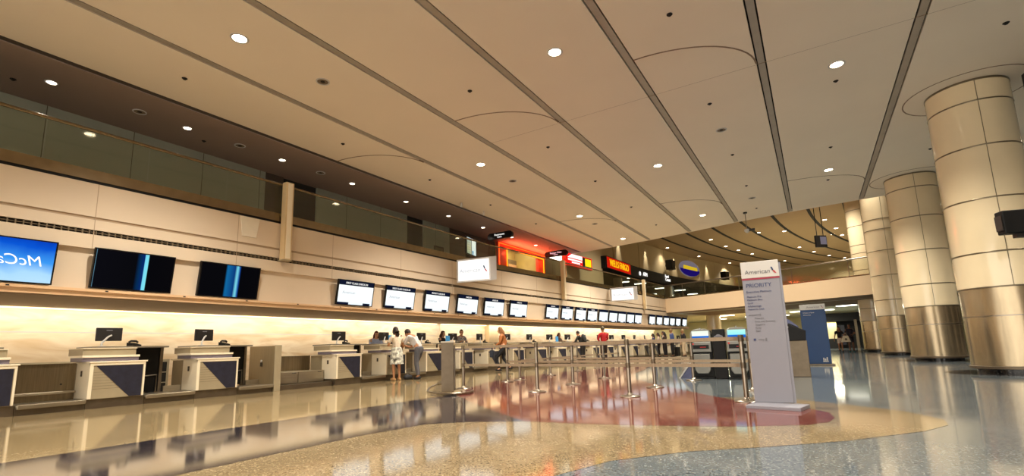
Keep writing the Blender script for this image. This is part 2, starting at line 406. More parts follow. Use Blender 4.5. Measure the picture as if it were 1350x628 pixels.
# ------------------------------------------------------------------ ceiling fittings
def downlights():
    proto = thing('ceiling_downlight', 'x', 'ceiling light')
    MB().lathe([(.165, 0), (.165, -.012), (.13, -.012), (.12, .03), (.12, .055)], 24, caps=False).build('trim_ring', 'white', proto, True)
    MB().lathe([(.122, -.004), (.122, -.001)], 20).build('lens', 'lamp', proto)
    rows = [('in the ceiling bay nearer the counter wall', -8.86, [-3.5, 4.55, 12.6, 20.65, 26.8]), ('in the middle ceiling bay', -3.98, [.5, 8.43, 16.3, 24.25]), ('in the ceiling bay beside the big columns', 1.08, [-3.6, 4.4, 12.45, 20.5])]
    first = True
    seen = 0
    for rn, x, ys in rows:
        k = 0
        for y in ys:
            o = proto if first else copy_tree(proto); first = False
            o.location = (x, y, 7.0)
            vis = y > 4.44
            if vis:
                o['label'] = 'bright round downlight %s, %s from this end' % (rn, ORD[k]); k += 1
                o['group'] = 'large ceiling downlights'
            else:
                o['label'] = 'round downlight %s, outside the view' % rn; o['group'] = 'large ceiling downlights'
            spot(o, (0, 0, -.03), POW['down'], 125, .8, size=.12)
    small = thing('ceiling_downlight', 'x', 'ceiling light')
    MB().lathe([(.12, 0), (.12, -.01), (.09, -.01), (.085, .03)], 20, caps=False).build('trim_ring', 'white', small, True)
    MB().lathe([(.085, -.003), (.085, -.001)], 16).build('lens', 'lamp_sm', small)
    for k in range(11):
        o = small if k == 0 else copy_tree(small)
        o.location = (-13.72, 3.1 + 2.75 * k - (0.0), 7.0)
        if 3.1 + 2.75 * k > 28.8: break
        tag(o, 'small downlight over the mezzanine walkway, %s along the row' % ORD[k], 'ceiling light', 'mezzanine downlights')
        spot(o, (0, 0, -.03), POW['mezz'], 100, .7, size=.05)
POW = dict(down=1250, mezz=170, cove=11.5)
downlights()

def speakers():
    proto = thing('ceiling_speaker', 'x', 'speaker')
    MB().lathe([(.15, 0), (.15, -.012), (.12, -.014), (.12, -.004)], 24, caps=False).build('rim', 'white', proto, True)
    MB().lathe([(.12, -.005), (.12, -.002)], 20).build('grille', 'taupe_dk', proto)
    MB().lathe([(.05, -.008), (.05, -.005)], 16).build('cone', 'dark', proto)
    k = 0
    for rn, x, ys in (('in the bay nearer the counter wall', -8.85, [6.43, 14.6, 22.5]), ('in the middle bay', -1.66, [14.55, 22.6]), ('over the mezzanine', -13.7, [4.75, 7.25, 10.0])):
        for i, y in enumerate(ys):
            o = proto if k == 0 else copy_tree(proto); k += 1
            o.location = (x, y, 7.0)
            tag(o, 'round ceiling speaker grille %s, %s one along' % (rn, ORD[i]), 'speaker', 'ceiling speakers')
    proto = thing('fire_sprinkler', 'x', 'sprinkler')
    MB().lathe([(.055, 0), (.055, -.008), (.02, -.012)], 16).build('escutcheon', 'dark', proto)
    MB().lathe([(.012, -.01), (.012, -.025), (.03, -.028), (.03, -.032)], 12).build('head', 'dark', proto)
    k = 0
    pts = []
    for rn, x, ys in (('between the two strips beside the mezzanine', -11.2, [4.64, 8.89, 12.71, 16.59, 20.6]), ('in the second ceiling bay', -6.36, [4.6, 8.65, 12.66, 16.47, 20.68, 24.7]), ('in the fourth ceiling bay', -1.66, [8.6, 12.69, 16.79, 20.61, 24.53]), ('beside the downlights by the columns', 1.09, [13.28, 18.02, 21.8]), ('between the column heads', 3.9, [12.66, 20.2]), ('over the mezzanine', -14.2, [2.6, 6.5])):
        for i, y in enumerate(ys):
            o = proto if k == 0 else copy_tree(proto); k += 1
            o.location = (x, y, 7.0)
            tag(o, 'small dark sprinkler head %s, %s along the row' % (rn, ORD[i]), 'sprinkler', 'ceiling sprinklers')
speakers()

# ------------------------------------------------------------------ counter wall (both runs)
def wall_run(seg, s0, s1, top, tv_end):
    loc, rz = at(seg, 0, 0)
    def L(o, label=None):
        o.location = loc; o.rotation_euler = (0, 0, rz); return S(o, label)
    b = MB()
    if top:
        b.box(-.3, 0, s0, top, 3.86, 4.57, 0)
        b.box(-.3, -.03, s0, top, 3.80, 3.86, 1)
    b.box(-.3, 0, s0, tv_end, 3.585, 3.80, 0)
    b.box(-.3, -.06, s0, tv_end, 3.485, 3.585, 2)
    y = s0
    b.box(-.3, 0, s0, tv_end, 3.19, 3.485, 0)
    b.box(-.3, -.10, s0, tv_end, 2.34, 3.19, 0)
    y = s0 + .9
    while y < tv_end:
        b.box(-.01, .0015, y, y + .014, 3.19, 4.57 if top and y < top else 3.8, 1); y += 2.95
    L(b.build('wall_left' if seg == 'A' else 'wall_left.001', ['wall', 'wall_lo', 'dark']), 'cream panel wall carrying the check in screens')
    b = MB(); y = s0
    while y < tv_end:
        b.box(-.06, -.004, y, y + .018, 3.487, 3.583); y += .11 if seg == 'A' else .3
    b.box(-.05, -.006, s0, tv_end, 3.53, 3.54)
    L(b.build('trim_air_slot' if seg == 'A' else 'trim_air_slot.001', 'taupe_dk'))
    b = MB()
    b.box(-.3, .10, s0, tv_end, 2.285, 2.34, 0); b.box(-.3, .05, s0, tv_end, 2.19, 2.285, 0)
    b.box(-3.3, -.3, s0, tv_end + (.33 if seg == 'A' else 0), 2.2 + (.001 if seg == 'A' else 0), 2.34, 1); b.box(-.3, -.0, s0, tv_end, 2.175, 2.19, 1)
    y = s0 + 1.2
    while y < tv_end:
        b.box(.096, .104, y, y + .05, 2.30, 2.325, 2); y += 1.47
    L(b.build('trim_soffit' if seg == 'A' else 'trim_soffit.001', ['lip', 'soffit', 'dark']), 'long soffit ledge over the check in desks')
    xt = .34 if seg == 'A' else 0
    b = MB(); b.box(-3.4, -3.3, s0, tv_end + xt, 0, 2.3, 0)
    b.box(-3.3, -3.297, s0, tv_end, 1.60, 1.625, 1)
    L(b.build('wall_back' if seg == 'A' else 'wall_back.001', ['marble', 'white']), 'brightly lit cream marble wall behind the desks')
    n = max(1, int((tv_end - s0) / 5)); ln = (tv_end - s0) / n
    b = MB(); b.box(-3.22, -3.18, s0, tv_end, 2.16, 2.195); L(b.build('trim_cove_lamp' if seg == 'A' else 'trim_cove_lamp.001', 'cove'))
    for k in range(n):
        p, r = at(seg, s0 + (k + .5) * ln, -2.75, 2.13)
        area(p, (0, R(28), r), .5, ln * .98, POW['cove'] * ln)
wall_run('A', -6, 18.3, 18.3, 18.3)
wall_run('B', 0, 28.6, 23.2, 28.4)

# mezzanine floor and back wall
def mezz():
    b = MB(); b.prism([(-15.2, -10), (-12.55, -10), (-12.55, 18.3), (at('B', 24, -.05)[0][0], at('B', 24, -.05)[0][1]), (-15.2, 42)], 4.3, 4.57)
    S(b.build('floor.001', 'mezz_dark'), 'mezzanine walkway floor')
    b = MB()
    # back wall with panels, dark door recesses and the shop opening (Y 23.3 to 28.5)
    def seg(y0, y1, k, d=0.): b.box(-15.4, -15.1 + d, y0, y1, 4.57, 7.05, k)
    ys = [(-10, 8.9, 0), (8.9, 9.55, 1), (9.55, 10.9, 2), (10.9, 15.6, 0), (15.6, 16.7, 2), (16.7, 18.6, 0), (18.6, 23.0, 1), (28.4, 31.5, 0)]
    for y0, y1, k in ys: seg(y0, y1, k, -.08 if k == 2 else 0.)
    y = -9
    while y < 31:
        if not (8.9 < y < 11 or 15.5 < y < 16.8 or 18.5 < y < 28.5): b.box(-15.11, -15.096, y, y + .015, 4.57, 7, 1)
        y += 1.77
    b.box(-15.1, -15.02, -10, 18.6, 4.57, 4.75, 0)
    S(b.build('wall_mezzanine', ['mezz_wall', 'mezz_dark', 'dark']), 'panelled back wall of the mezzanine walkway')
mezz()

def guard_rail(seg, s0, s1, name_label, joints):
    loc, rz = at(seg, 0, 0)
    t = thing('guard_rail', name_label, 'guard rail', loc, rz)
    MB().tube([(-.02, s0, 5.72), (-.02, (s0 + s1) / 2, 5.72), (-.02, s1, 5.72)], .036, 12).build('handrail', 'brass', t, True)
    MB().box(-.055, .01, s0, s1, 4.63, 4.86).build('base_channel', 'brass', t)
    MB().box(-.05, -.01, s0, s1, 4.565, 4.63).build('shadow_gap', 'blackm', t)
    js = [s0] + joints + [s1]
    for a, c in zip(js, js[1:]): MB().box(-.028, -.016, a + .006, c - .006, 4.86, 5.69).build('glass_panel', 'glass', t)
guard_rail('A', -6, 18.3, 'long glass balustrade with bronze handrail above the large blank screens', [-2.4, -.65, 1.1, 2.84, 4.61, 6.36, 8.05, 9.85, 11.55, 13.3, 15.05, 16.7])
guard_rail('B', .05, 22.9, 'glass balustrade running past the red shop front to the bridge', [1.75 * k for k in range(1, 14)])

def fascia_post(seg, s, label, top=5.76):
    loc, rz = at(seg, s, .05)
    t = thing('fascia_post', label, 'post', (loc[0], loc[1], 3.52), rz, 'posts on the balcony front')
    MB().box(.0, .2, -.12, .12, 0, top - 3.52).build('post_body', 'pilaster', t, bev=.012)
    MB().box(.2, .215, -.07, .07, .03, top - 3.55).build('face_strip', 'cream', t)
    MB().box(-.01, .21, -.13, .13, -.03, 0).build('bracket', 'taupe', t)
fascia_post('A', 7.97, 'cream post on the balcony front above the large blank screens')
t = thing('wall_patch', 'pale blank patch on the upper wall just before the cream post', 'wall plate', (-12.5, 7.0, 4.3), 0)
MB().prism([(-.19, -.27), (.19, -.27), (.26, .26), (-.26, .26)], 0, .03, 'x').build('patch', 'patch', t, bev=.006); MB().box(-.0, .012, -.2, .2, -.2, .2).build('backing', 'taupe', t)  # raised trapezoid, paler than the wall around it
fascia_post('B', 6.35, 'cream post on the balcony front below the red shop sign')
fascia_post('B', 18.1, 'cream post on the balcony front beside the bridge')
# pilaster standing in front of the lit wall at the bend
p, r = at('B', 3.86, -3.14)
o = MB().box(-.15, .15, -.40, .40, 0, 2.2).build('wall_pilaster', 'pilaster'); o.location = p; o.rotation_euler = (0, 0, r); S(o, 'cream pilaster dividing the lit marble wall')

# ------------------------------------------------------------------ screens above the counter
TILT = R(9)
def tv(seg, s, d, z, w, h, label, kind, group, header=None):
    loc, rz = at(seg, s, d, z)
    t = thing('wall_monitor', label, 'screen', loc, group=group, rot=Euler((0, TILT, rz), 'XYZ'))
    # compose: tilt about the wall direction first, then swing with the wall
    t.rotation_euler = (Matrix.Rotation(rz, 3, 'Z') @ Matrix.Rotation(TILT, 3, 'Y')).to_euler()
    MB().box(-.07, 0, -w / 2, w / 2, -h / 2, h / 2).build('housing', 'blackm', t, bev=.008)
    e = .025
    b = MB()
    b.box(0, .012, -w / 2, w / 2, h / 2 - e, h / 2); b.box(0, .012, -w / 2, w / 2, -h / 2, -h / 2 + e)
    b.box(0, .012, -w / 2, -w / 2 + e, -h / 2 + e, h / 2 - e); b.box(0, .012, w / 2 - e, w / 2, -h / 2 + e, h / 2 - e)
    b.build('bezel', 'black', t)
    MB().box(-.26, -.07, -.18, .18, -.16, .16).build('wall_bracket', 'wall_lo', t)
    scr = MB().box(0, .004, -w / 2 + e, w / 2 - e, -h / 2 + e, h / 2 - e).build('screen', kind, t)
    if header is not None:
        MB().box(.004, .007, -w / 2 + e, w / 2 - e, h / 2 - .17, h / 2 - e).build('header_band', 'screen_hdr', t)
        if header: txt('header_text', header, .085, (.008, 0, h / 2 - .1), FACE_HALL, 'signwhite', t)
        MB().box(.004, .007, -w / 2 + e, -w * .18, -h / 2 + e, -h / 2 + .09).build('footer_band', 'screen_hdr', t)
        MB().box(.004, .007, w * .22, w * .42, -h / 2 + e, -h / 2 + .09).build('footer_band', 'screen_hdr', t)
        if header:
            txt('screen_text', 'American', .13, (.008, -w * .20, .0), FACE_HALL, 'grey_txt', t)
    return t
M['tv_blue'] = grad_screen('screen_blue_sky', [(0, (190, 226, 250)), (.30, (168, 214, 248)), (.55, (60, 150, 236)), (.85, (10, 84, 206)), (1, (6, 60, 180))], 'Z', -.42, .55, 1.0, .22)
M['tv_black'] = grad_screen('screen_blank_beam', [(0, (150, 220, 255)), (.012, (12, 12, 18)), (.50, (10, 10, 14)), (.545, (6, 44, 84)), (.60, (10, 40, 110)), (.607, (120, 220, 250)), (.648, (130, 230, 240)), (.655, (8, 8, 12)), (1, (10, 9, 12))], 'Y', -.72, .72, .9)
M['tv_black2'] = grad_screen('screen_blank_beam_wide', [(0, (10, 10, 14)), (.40, (10, 10, 14)), (.43, (20, 110, 170)), (.56, (14, 60, 130)), (.60, (130, 230, 250)), (.64, (20, 70, 160)), (.66, (8, 8, 12)), (1, (10, 9, 12))], 'Y', -.72, .72, .8)
D0 = .06
t = tv('A', 2.46, D0, 2.79, 1.48, .84, 'large blue screen showing white script lettering, above the desks', 'tv_blue', None)
o = txt('screen_text', 'McCarran', .27, (.008, .02, -.0), FACE_HALL, 'signwhite', t, sx=-1., shear=.25)
t = tv('A', 4.52, D0, 2.79, 1.48, .84, 'large dark screen with a thin pale blue vertical beam, beside the blue screen', 'tv_black', None)
t = tv('A', 6.56, D0, 2.79, 1.48, .84, 'large dark screen with a wide blue glow in its middle, beside the balcony post', 'tv_black2', None)
hdrs = ['FIRST CLASS CHECK-IN', 'FIRST CLASS CHECK-IN', 'PRIORITY CHECK-IN', 'CHECK-IN', 'CHECK-IN', 'CHECK-IN']
for i, y in enumerate([10.55, 12.54, 14.55, 16.53]):
    tv('A', y, D0, 2.80, 1.44, .80, 'white check in screen with navy header, %s of the six together after the blank ones' % ORD[i], 'screen_w', 'white check in screens', hdrs[i])
for i, s in enumerate([.23, 2.12]):
    tv('B', s, D0, 2.80, 1.40, .80, 'white check in screen with navy header, %s of the six together after the blank ones' % ORD[4 + i], 'screen_w', 'white check in screens', hdrs[4 + i])
for i, s in enumerate([5.2, 6.77, 8.34, 9.78, 11.28, 12.7, 14.07, 15.48, 16.85]):
    tv('B', s, D0, 2.79, 1.22, .78, 'small white check in screen, %s of the nine after the lit hanging box' % ORD[i], 'screen_w', 'white check in screens', '' if i > 3 else 'CHECK-IN')
for i, s in enumerate([19.55, 21.1, 22.65, 24.1, 25.6, 27.3]):
    tv('B', s, D0, 2.78, 1.18, .78, 'small white check in screen, %s of the six under the bridge' % ORD[i], 'screen_w', 'white check in screens', '')

# ------------------------------------------------------------------ check in desks
def make_desk(knee=True):
    t = thing('check_in_desk', 'x', 'check in desk')
    MB().box(-1.1, -.03, 0, .93, 0, .175).build('plinth', 'steel_dk', t)
    MB().box(-1.2, -.02, .032, .90, .175, .845).build('body', 'taupe', t)
    MB().box(-.64, -.05, 0, .032, .18, .85).build('side_panel', 'cream', t, bev=.006)
    b = MB(); b.box(-.06, .01, 0, .06, .18, .85); b.box(-.05, .012, .87, .905, .18, .85); b.box(-.05, .014, 0, .905, .80, .85)
    b.build('frame', 'cream', t, bev=.006)
    b = MB(); b.box(-.03, .0, .06, .87, .18, .80, 0)
    for k in range(7): b.box(-.004, .0015, .07, .62, .36 + .052 * k, .366 + .052 * k, 1)
    b.build('front_panel', ['taupe', 'taupe_dk'], t)
    MB().prism([(.10, .795), (.86, .795), (.86, .185), (.66, .185)], .0, .006, 'x').build('navy_inlay', 'navyp', t)
    MB().box(-1.2, .025, -.015, .93, .85, .88).build('cap', 'cream', t, bev=.004)
    MB().box(-.72, -.12, -.09, .82, .88, .955).build('ledge_band', 'purple', t)
    MB().box(-.74, -.10, -.10, .83, .955, .995).build('ledge', 'cream', t, bev=.004)
    MB().box(-.95, -.22, -.06, .80, .995, 1.125).build('upper_box', 'taupe', t)
    MB().box(-.97, -.20, -.07, .81, 1.125, 1.14).build('upper_cap', 'cream', t)
    MB().box(-1.3, -.45, .15, 1.5 if knee else .8, 1.14, 1.175).build('worktop', 'worktop', t, bev=.004)
    if not knee: return t
    MB().box(-.80, -.77, .905, 1.46, .20, 1.14).build('modesty_panel', 'black', t)
    b = MB(); b.tube([(-.75, .96, .20), (-.75, .96, .52), (-.75, 1.42, .55), (-.75, 1.42, .20)], .016, 6)
    b.build('bumper_bar', 'chrome', t)
    MB().box(-.9, -.74, 1.46, 1.52, 0, 1.14).build('leg_panel', 'steel_dk', t)
    s = MB().box(-.40, -.33, -.008, .0, .60, .71).build('outlet', 'socket', t)
    MB().box(-.385, -.345, -.011, -.008, .665, .695).build('socket', 'plastic', s)
    MB().box(-.385, -.345, -.011, -.008, .615, .645).build('socket', 'plastic', s)
    return t
def make_scale(full):
    t = thing('baggage_scale', 'x', 'baggage scale')
    MB().box(-.72, -.03, 0, .945, 0, .13).build('base', 'steel_dk', t)
    MB().box(-.70, .03, .0, .945, .13, .175).build('platform', 'steel', t, bev=.008)
    MB().box(-.015, .045, .01, .935, .105, .185).build('front_lip', 'steel', t, bev=.012)
    if full:
        MB().box(-.70, -.64, .0, .945, .175, .86).build('back_plate', 'steel_v', t)
        MB().box(-.64, -.54, .0, .945, .30, .345).build('guide_rail', 'steel', t, bev=.01)
        MB().box(-.69, -.60, .0, .84, .86, .89).build('top_rail', 'taupe', t)
        MB().lathe([(.016, 0), (.016, .012)], 12).build('button', 'plastic', t); LAST[0].rotation_euler = (0, PI / 2, 0); LAST[0].location = (-.64, .74, .47)
    else:
        MB().box(-.70, -.66, .60, .945, .175, .30).build('back_kerb', 'steel', t)
    return t
def make_monitor():
    t = thing('computer_monitor', 'x', 'computer monitor')
    o = MB().box(-.02, .02, -.22, .22, .12, .40).build('display_back', 'plastic', t, bev=.012)
    MB().box(-.026, -.02, -.2, .2, .14, .385).build('screen', 'black', t)
    MB().tube([(.14, -.12, .0), (.13, -.12, .08), (.06, -.02, .20), (.02, .04, .24)], .02, 8).build('arm', 'white', t, True)
    MB().lathe([(.07, 0), (.07, .012), (.03, .02)], 16, .14, -.12).build('base', 'white', t)
    MB().box(.02, .03, -.05, .05, .335, .35).build('badge', 'sign_grey', t)
    return t
def make_phone():
    t = thing('desk_telephone', 'x', 'telephone')
    MB().prism([(-.09, 0), (.09, 0), (.09, .03), (-.09, .08)], -.09, .09, 'y').build('body', 'blackm', t)
    MB().tube([(-.02, -.1, .085), (-.02, -.06, .11), (-.02, .06, .11), (-.02, .1, .085)], .022, 8).build('handset', 'plastic', t, True)
    return t
DESK, SCALE, SCALE2, MON, PHONE = make_desk(), make_scale(True), make_scale(False), make_monitor(), make_phone()
used = {'d': 0, 's': 0, 'r': 0, 'm': 0, 'p': 0}
def take(key, proto):
    used[key] += 1
    return proto if used[key] == 1 else copy_tree(proto)
def frame_pt(seg, s, dx, dy, z):
    (x, y, _), rz = at(seg, s, .8)
    c, q = math.cos(rz), math.sin(rz)
    return (x + c * dx - q * dy, y + q * dx + c * dy, z), rz
UNITS = [('A', 1.79), ('A', 3.68), ('A', 5.57), ('A', 9.27), ('A', 11.16), ('A', 13.05), ('A', 14.94), ('A', 16.83)] + [('B', .55 + 1.89 * k) for k in range(14)]
WHICH = ['cut off by the frame under the blue screen', 'below the dark screen with thin beam', 'beside the steel divider panel', 'just after the steel divider', 'where the two customers lean', 'one after the leaning customers', 'two after the leaning customers', 'beside the cream pilaster'] + ['%s past the cream pilaster' % ORD[k] for k in range(14)]
for i, (seg, s) in enumerate(UNITS):
    loc, rz = frame_pt(seg, s, 0, 0, 0)
    o = make_desk(False) if i == 0 else take('d', DESK); o.location = loc; o.rotation_euler = (0, 0, rz)
    tag(o, 'check in desk with navy triangle, ' + WHICH[i], 'check in desk', 'check in desks')
    if i != 2:
        loc, rz = frame_pt(seg, s, 0, .937, 0)
        o = take('s', SCALE) if i == 0 else take('r', SCALE2); o.location = loc; o.rotation_euler = (0, 0, rz)
        tag(o, 'steel baggage scale beside the desk ' + WHICH[i], 'baggage scale', 'baggage scales')
    loc, rz = frame_pt(seg, s, -1.0, .58 if i < 3 else .86, 1.178)
    o = take('m', MON); o.location = loc; o.rotation_euler = (0, 0, rz + random.uniform(-.3, .3))
    tag(o, 'black computer monitor on the desk ' + WHICH[i], 'computer monitor', 'desk monitors')
    if i in (1, 2, 3, 4, 5, 7, 9, 12):
        loc, rz = frame_pt(seg, s, -.75, .95, 1.178)
        o = take('p', PHONE); o.location = loc; o.rotation_euler = (0, 0, rz + .4)
        tag(o, 'black telephone on the desk ' + WHICH[i], 'telephone', 'desk telephones')
# first bay after unit 2 keeps a scale narrower than the others, closed by the divider
o = take('r', SCALE2); o.location = (-11.7, 6.507, 0); o.scale = (1, .93, 1)
tag(o, 'low steel baggage scale against the steel divider panel', 'baggage scale', 'baggage scales')
t = thing('divider_panel', 'tall brushed steel divider panel closing the near run of desks', 'divider', (-11.7, 7.40, 0))
MB().box(-1.15, 0, .0, .15, 0, 1.14).build('panel', 'divider', t, bev=.01)
MB().box(-.02, .012, -.01, .17, 0, 1.15).build('edge_post', 'taupe', t, bev=.006)
MB().box(-.62, -.54, -.015, 0, .62, .72).build('outlet', 'plastic', t)
MB().lathe([(.03, 0), (.03, .02)], 12).build('button', 'white', t); c = LAST[0]; c.rotation_euler = (PI / 2, 0, 0); c.location = (-.58, 0, .76)
# low counter between divider and next desk
t = thing('low_cabinet', 'low steel cabinet between the steel divider and the next desk', 'cabinet', (-11.7, 7.58, 0))
MB().box(-1.2, -.12, 0, 1.66, 0, .12).build('plinth', 'steel_dk', t)
MB().box(-1.2, -.5, 0, 1.66, .12, .44).build('body', 'taupe', t)
for y0, y1 in ((.02, .80), (.83, 1.64)):
    d = MB().box(-.5, -.47, y0, y1, .14, .43).build('door', 'steel', t, bev=.004)
    MB().tube([(-.45, y0 + .6, .40), (-.45, y0 + .72, .40)], .01, 6).build('handle', 'plastic', d)
MB().box(-1.2, -1.15, 0, 1.66, .44, .86).build('back_plate', 'steel_v', t)
# shelf cabinet with dark shelves in the bay behind unit 1
t = thing('shelf_cabinet', 'low staff cabinet with dark open shelves between the two near desks', 'cabinet', (-13.3, 4.75, 0))
MB().box(-.5, 0, .45, .95, .0, .88).build('body', 'taupe', t)
MB().box(-.02, .004, .5, .9, .1, .82).build('recess', 'dark', t)
for z in (.33, .57): MB().box(-.02, .012, .5, .9, z, z + .02).build('shelf', 'taupe', t)
t = thing('label_printer', 'small black printer standing on the staff cabinet between near desks', 'printer', (-13.45, 5.45, .88))
MB().box(-.1, .1, -.12, .12, 0, .16).build('body', 'plastic', t, bev=.02)
MB().box(.1, .105, -.08, .08, .05, .07).build('slot', 'black', t)
for seg, s, lab in (('A', 12.35, 'blue card holder beside the monitor where two customers lean'), ('A', 15.45, 'blue card holder beside the agent in a dark vest'), ('B', 5.9, 'blue card holder far along the desks past the pilaster')):
    loc, rz = frame_pt(seg, s, -.95, -.02, 1.178)
    t = thing('card_holder', lab, 'card holder', loc, rz, 'blue card holders')
    MB().box(-.02, .0, -.13, .13, 0, .30).build('card', 'blue_card', t); MB().box(-.06, .05, -.14, .14, -.0, .015).build('foot', 'white', t)
loc, rz = frame_pt('A', 11.16, -.35, .72, 1.142)
t = thing('drink_bottle', 'small green drink bottle on the ledge before the leaning customers', 'bottle', loc, 0)
M['green'] = P('bottle_green', (40, 130, 70), .2)
MB().lathe([(.035, 0), (.037, .02), (.037, .13), (.015, .17), (.015, .19)], 14).build('body', 'green', t, True); MB().lathe([(.018, .19), (.018, .215)], 12).build('cap', 'white', t)

# ------------------------------------------------------------------ columns
def column(i, cx, cy, top):
    t = thing('column', '%s of the row of round cream columns with steel feet, counted from this end' % ORD[i], 'column', (cx, cy, 0), 0, 'round columns')
    tag(t, kind='structure')
    MB().lathe([(.70, 0), (.70, .12)], 48).build('plinth', 'black_terrazzo', t, True)
    MB().lathe([(.80, .10), (.83, .11), (.83, .165), (.80, .175)], 64).build('base_ring', 'steel_dk', t, True)
    MB().lathe([(.79, .17), (.79, 1.97)], 64).build('steel_cladding', 'colsteel', t, True)
    MB().lathe([(.793, 1.295), (.793, 1.325)], 64).build('cladding_joint', 'chrome', t, True)
    MB().lathe([(.80, 1.97), (.80, top)], 64).build('enamel_panels', 'colp', t, True)
    zs = [1.97, 2.78, 4.05, 5.33, 6.45] if top < 8 else [1.97, 2.78, 4.05, 5.33, 6.45, 7.0, 8.3, 9.4]
    for z in zs: MB().lathe([(.806, z - .017), (.812, z), (.806, z + .017)], 64).build('joint_ring', 'ring', t, True)
    if top < 8: MB().lathe([(.806, 6.95), (.806, 7.0)], 64).build('top_ring', 'ring', t, True)
    b = MB(); a0 = -PI / 2
    for k in range(2):
        a = a0 + k * PI
        x, y = .802 * math.cos(a), .802 * math.sin(a)
        d = Vector((-math.sin(a), math.cos(a)))
        b.ribbon((x - d.x * .007, y - d.y * .007), (x + d.x * .007, y + d.y * .007), 1.97, top, .006)
    b.build('vertical_joint', 'ring', t)
for i, (cx, cy) in enumerate(COLS): column(i, cx, cy, 7.0 if i < 2 else 10.8)

# far side of the hall behind the columns
b = MB(); b.box(14, 14.3, -14, 40, 0, 11, 0)
for k in range(9):
    b.box(13.96, 14, -13 + 5.8 * k, -8.2 + 5.8 * k, .1, 3.2, 1)
    b.box(13.93, 14, -13.1 + 5.8 * k, -13 + 5.8 * k, 0, 3.3, 2); b.box(13.93, 14, -8.2 + 5.8 * k, -8.1 + 5.8 * k, 0, 3.3, 2); b.box(13.93, 14, -13.1 + 5.8 * k, -8.1 + 5.8 * k, 3.2, 3.3, 2)
S(b.build('wall_right', ['wall', 'black', 'steel_dk']), 'cream wall with dark glazed entrances behind the columns')
for y in (-4, 4, 12, 20, 28):
    t = thing('ceiling_downlight', 'round downlight behind the columns, outside the view', 'ceiling light', (8.5, y, 7.0), 0, 'large ceiling downlights')
    MB().lathe([(.165, 0), (.165, -.012), (.13, -.012), (.12, .03)], 24, caps=False).build('trim_ring', 'white', t, True)
    MB().lathe([(.122, -.004), (.122, -.001)], 20).build('lens', 'lamp', t)
    spot(t, (0, 0, -.03), POW['down'] * 1.2, 140, .8, size=.12)

# ------------------------------------------------------------------ queue stanchions and belts
ST = {}
def stanchion(key, x, y, label):
    t = thing('queue_stanchion', label, 'stanchion', (x, y, 0), 0, 'queue stanchions')
    MB().lathe([(.18, 0), (.18, .012), (.165, .022), (.06, .035), (.045, .06), (.033, .07)], 28).build('base', 'chrome', t, True)
    MB().lathe([(.036, .06), (.036, .99)], 18).build('post', 'chrome', t, True)
    MB().lathe([(.043, .90), (.043, .985), (.036, 1.0)], 18).build('belt_head', 'steel_dk', t, True)
    MB().lathe([(.042, .50), (.042, .585)], 18).build('lower_head', 'steel_dk', t, True)
    ST[key] = (t, x, y)
def belt(k1, k2):
    t, x, y = ST[k1]; _, x2, y2 = ST[k2]
    d = Vector((x2 - x, y2 - y)); d.normalize()
    for nm, z in (('upper_belt', .92), ('lower_belt', .515)):
        MB().ribbon((d.x * .035, d.y * .035), (x2 - x - d.x * .05, y2 - y - d.y * .05), z, z + .055, .006).build(nm, 'belt', t)
SD = [('a0', -7.06, 9.17, 'steel queue stanchion just behind the steel queue entry panel'), ('a1', -4.91, 8.83, 'steel queue stanchion in the nearest belt line, next after the entry panel'), ('a2', -2.86, 8.46, 'steel queue stanchion standing alone on the maroon floor, tallest in view'), ('a3', -.97, 8.2, 'steel queue stanchion beside the white priority sign'),
      ('b0', -7.19, 11.28, 'steel queue stanchion before the walking person in orange top'), ('b1', -5.0, 10.74, 'steel queue stanchion of the second belt line, beyond the entry panel'), ('b2', -2.94, 10.33, 'steel queue stanchion of the second belt line, near the kiosks'), ('b3', -1.05, 9.98, 'steel queue stanchion hidden behind the white priority sign'),
      ('c0', -7.2, 11.95, 'steel queue stanchion close behind another before the walking person'), ('c1', -7.3, 14.02, 'steel queue stanchion of the belt line along the desks, after the walking person'), ('c2', -7.49, 16.55, 'steel queue stanchion along the desks before the man with backpack'), ('c3', -7.64, 18.83, 'steel queue stanchion along the desks before the person in red'), ('c4', -7.61, 21.26, 'steel queue stanchion along the desks, last of that line'),
      ('d1', -5.05, 12.9, 'steel queue stanchion of the third cross line, toward the desks'), ('d2', -2.6, 12.45, 'steel queue stanchion standing in front of the self service kiosks')]
for k, x, y, l in SD: stanchion(k, x, y, l)
for a, c in (('a0', 'a1'), ('a1', 'a2'), ('a2', 'a3'), ('b0', 'b1'), ('b1', 'b2'), ('b2', 'b3'), ('c0', 'c1'), ('c1', 'c2'), ('c2', 'c3'), ('c3', 'c4'), ('c1', 'd1'), ('d1', 'd2')): belt(a, c)
# queue entry panel
t = thing('entry_panel', 'grey steel queue entry panel with tubular foot at the belt end', 'queue panel', (-6.69, 8.14, 0), R(38))
MB().box(-.13, .13, -.05, .05, .03, 1.08).build('panel', 'steel_dk', t, bev=.006)
MB().box(-.14, .14, -.058, .058, 1.06, 1.085).build('cap', 'steel', t)
def _lp(pts, a=R(38)):
    return [((x + 6.69) * math.cos(a) + (y - 8.14) * math.sin(a), -(x + 6.69) * math.sin(a) + (y - 8.14) * math.cos(a), z) for x, y, z in pts]
MB().tube(_lp([(-6.83, 8.2, .16), (-7.1, 8.5, .16), (-7.28, 8.5, .15), (-7.2, 8.15, .11), (-6.95, 7.8, .06), (-6.6, 7.68, .035), (-6.25, 7.72, .03)]), .02, 8).build('foot_loop', 'chrome', t, True)
MB().tube(_lp([(-6.6, 7.68, .035), (-6.2, 7.8, .03), (-6.12, 8.15, .03), (-6.3, 8.5, .03)]), .026, 8).build('foot_bar', 'chrome', t, True)
MB().tube([(.15, .03, .05), (.15, .03, 1.0)], .018, 10).build('side_rail', 'chrome', t, True)

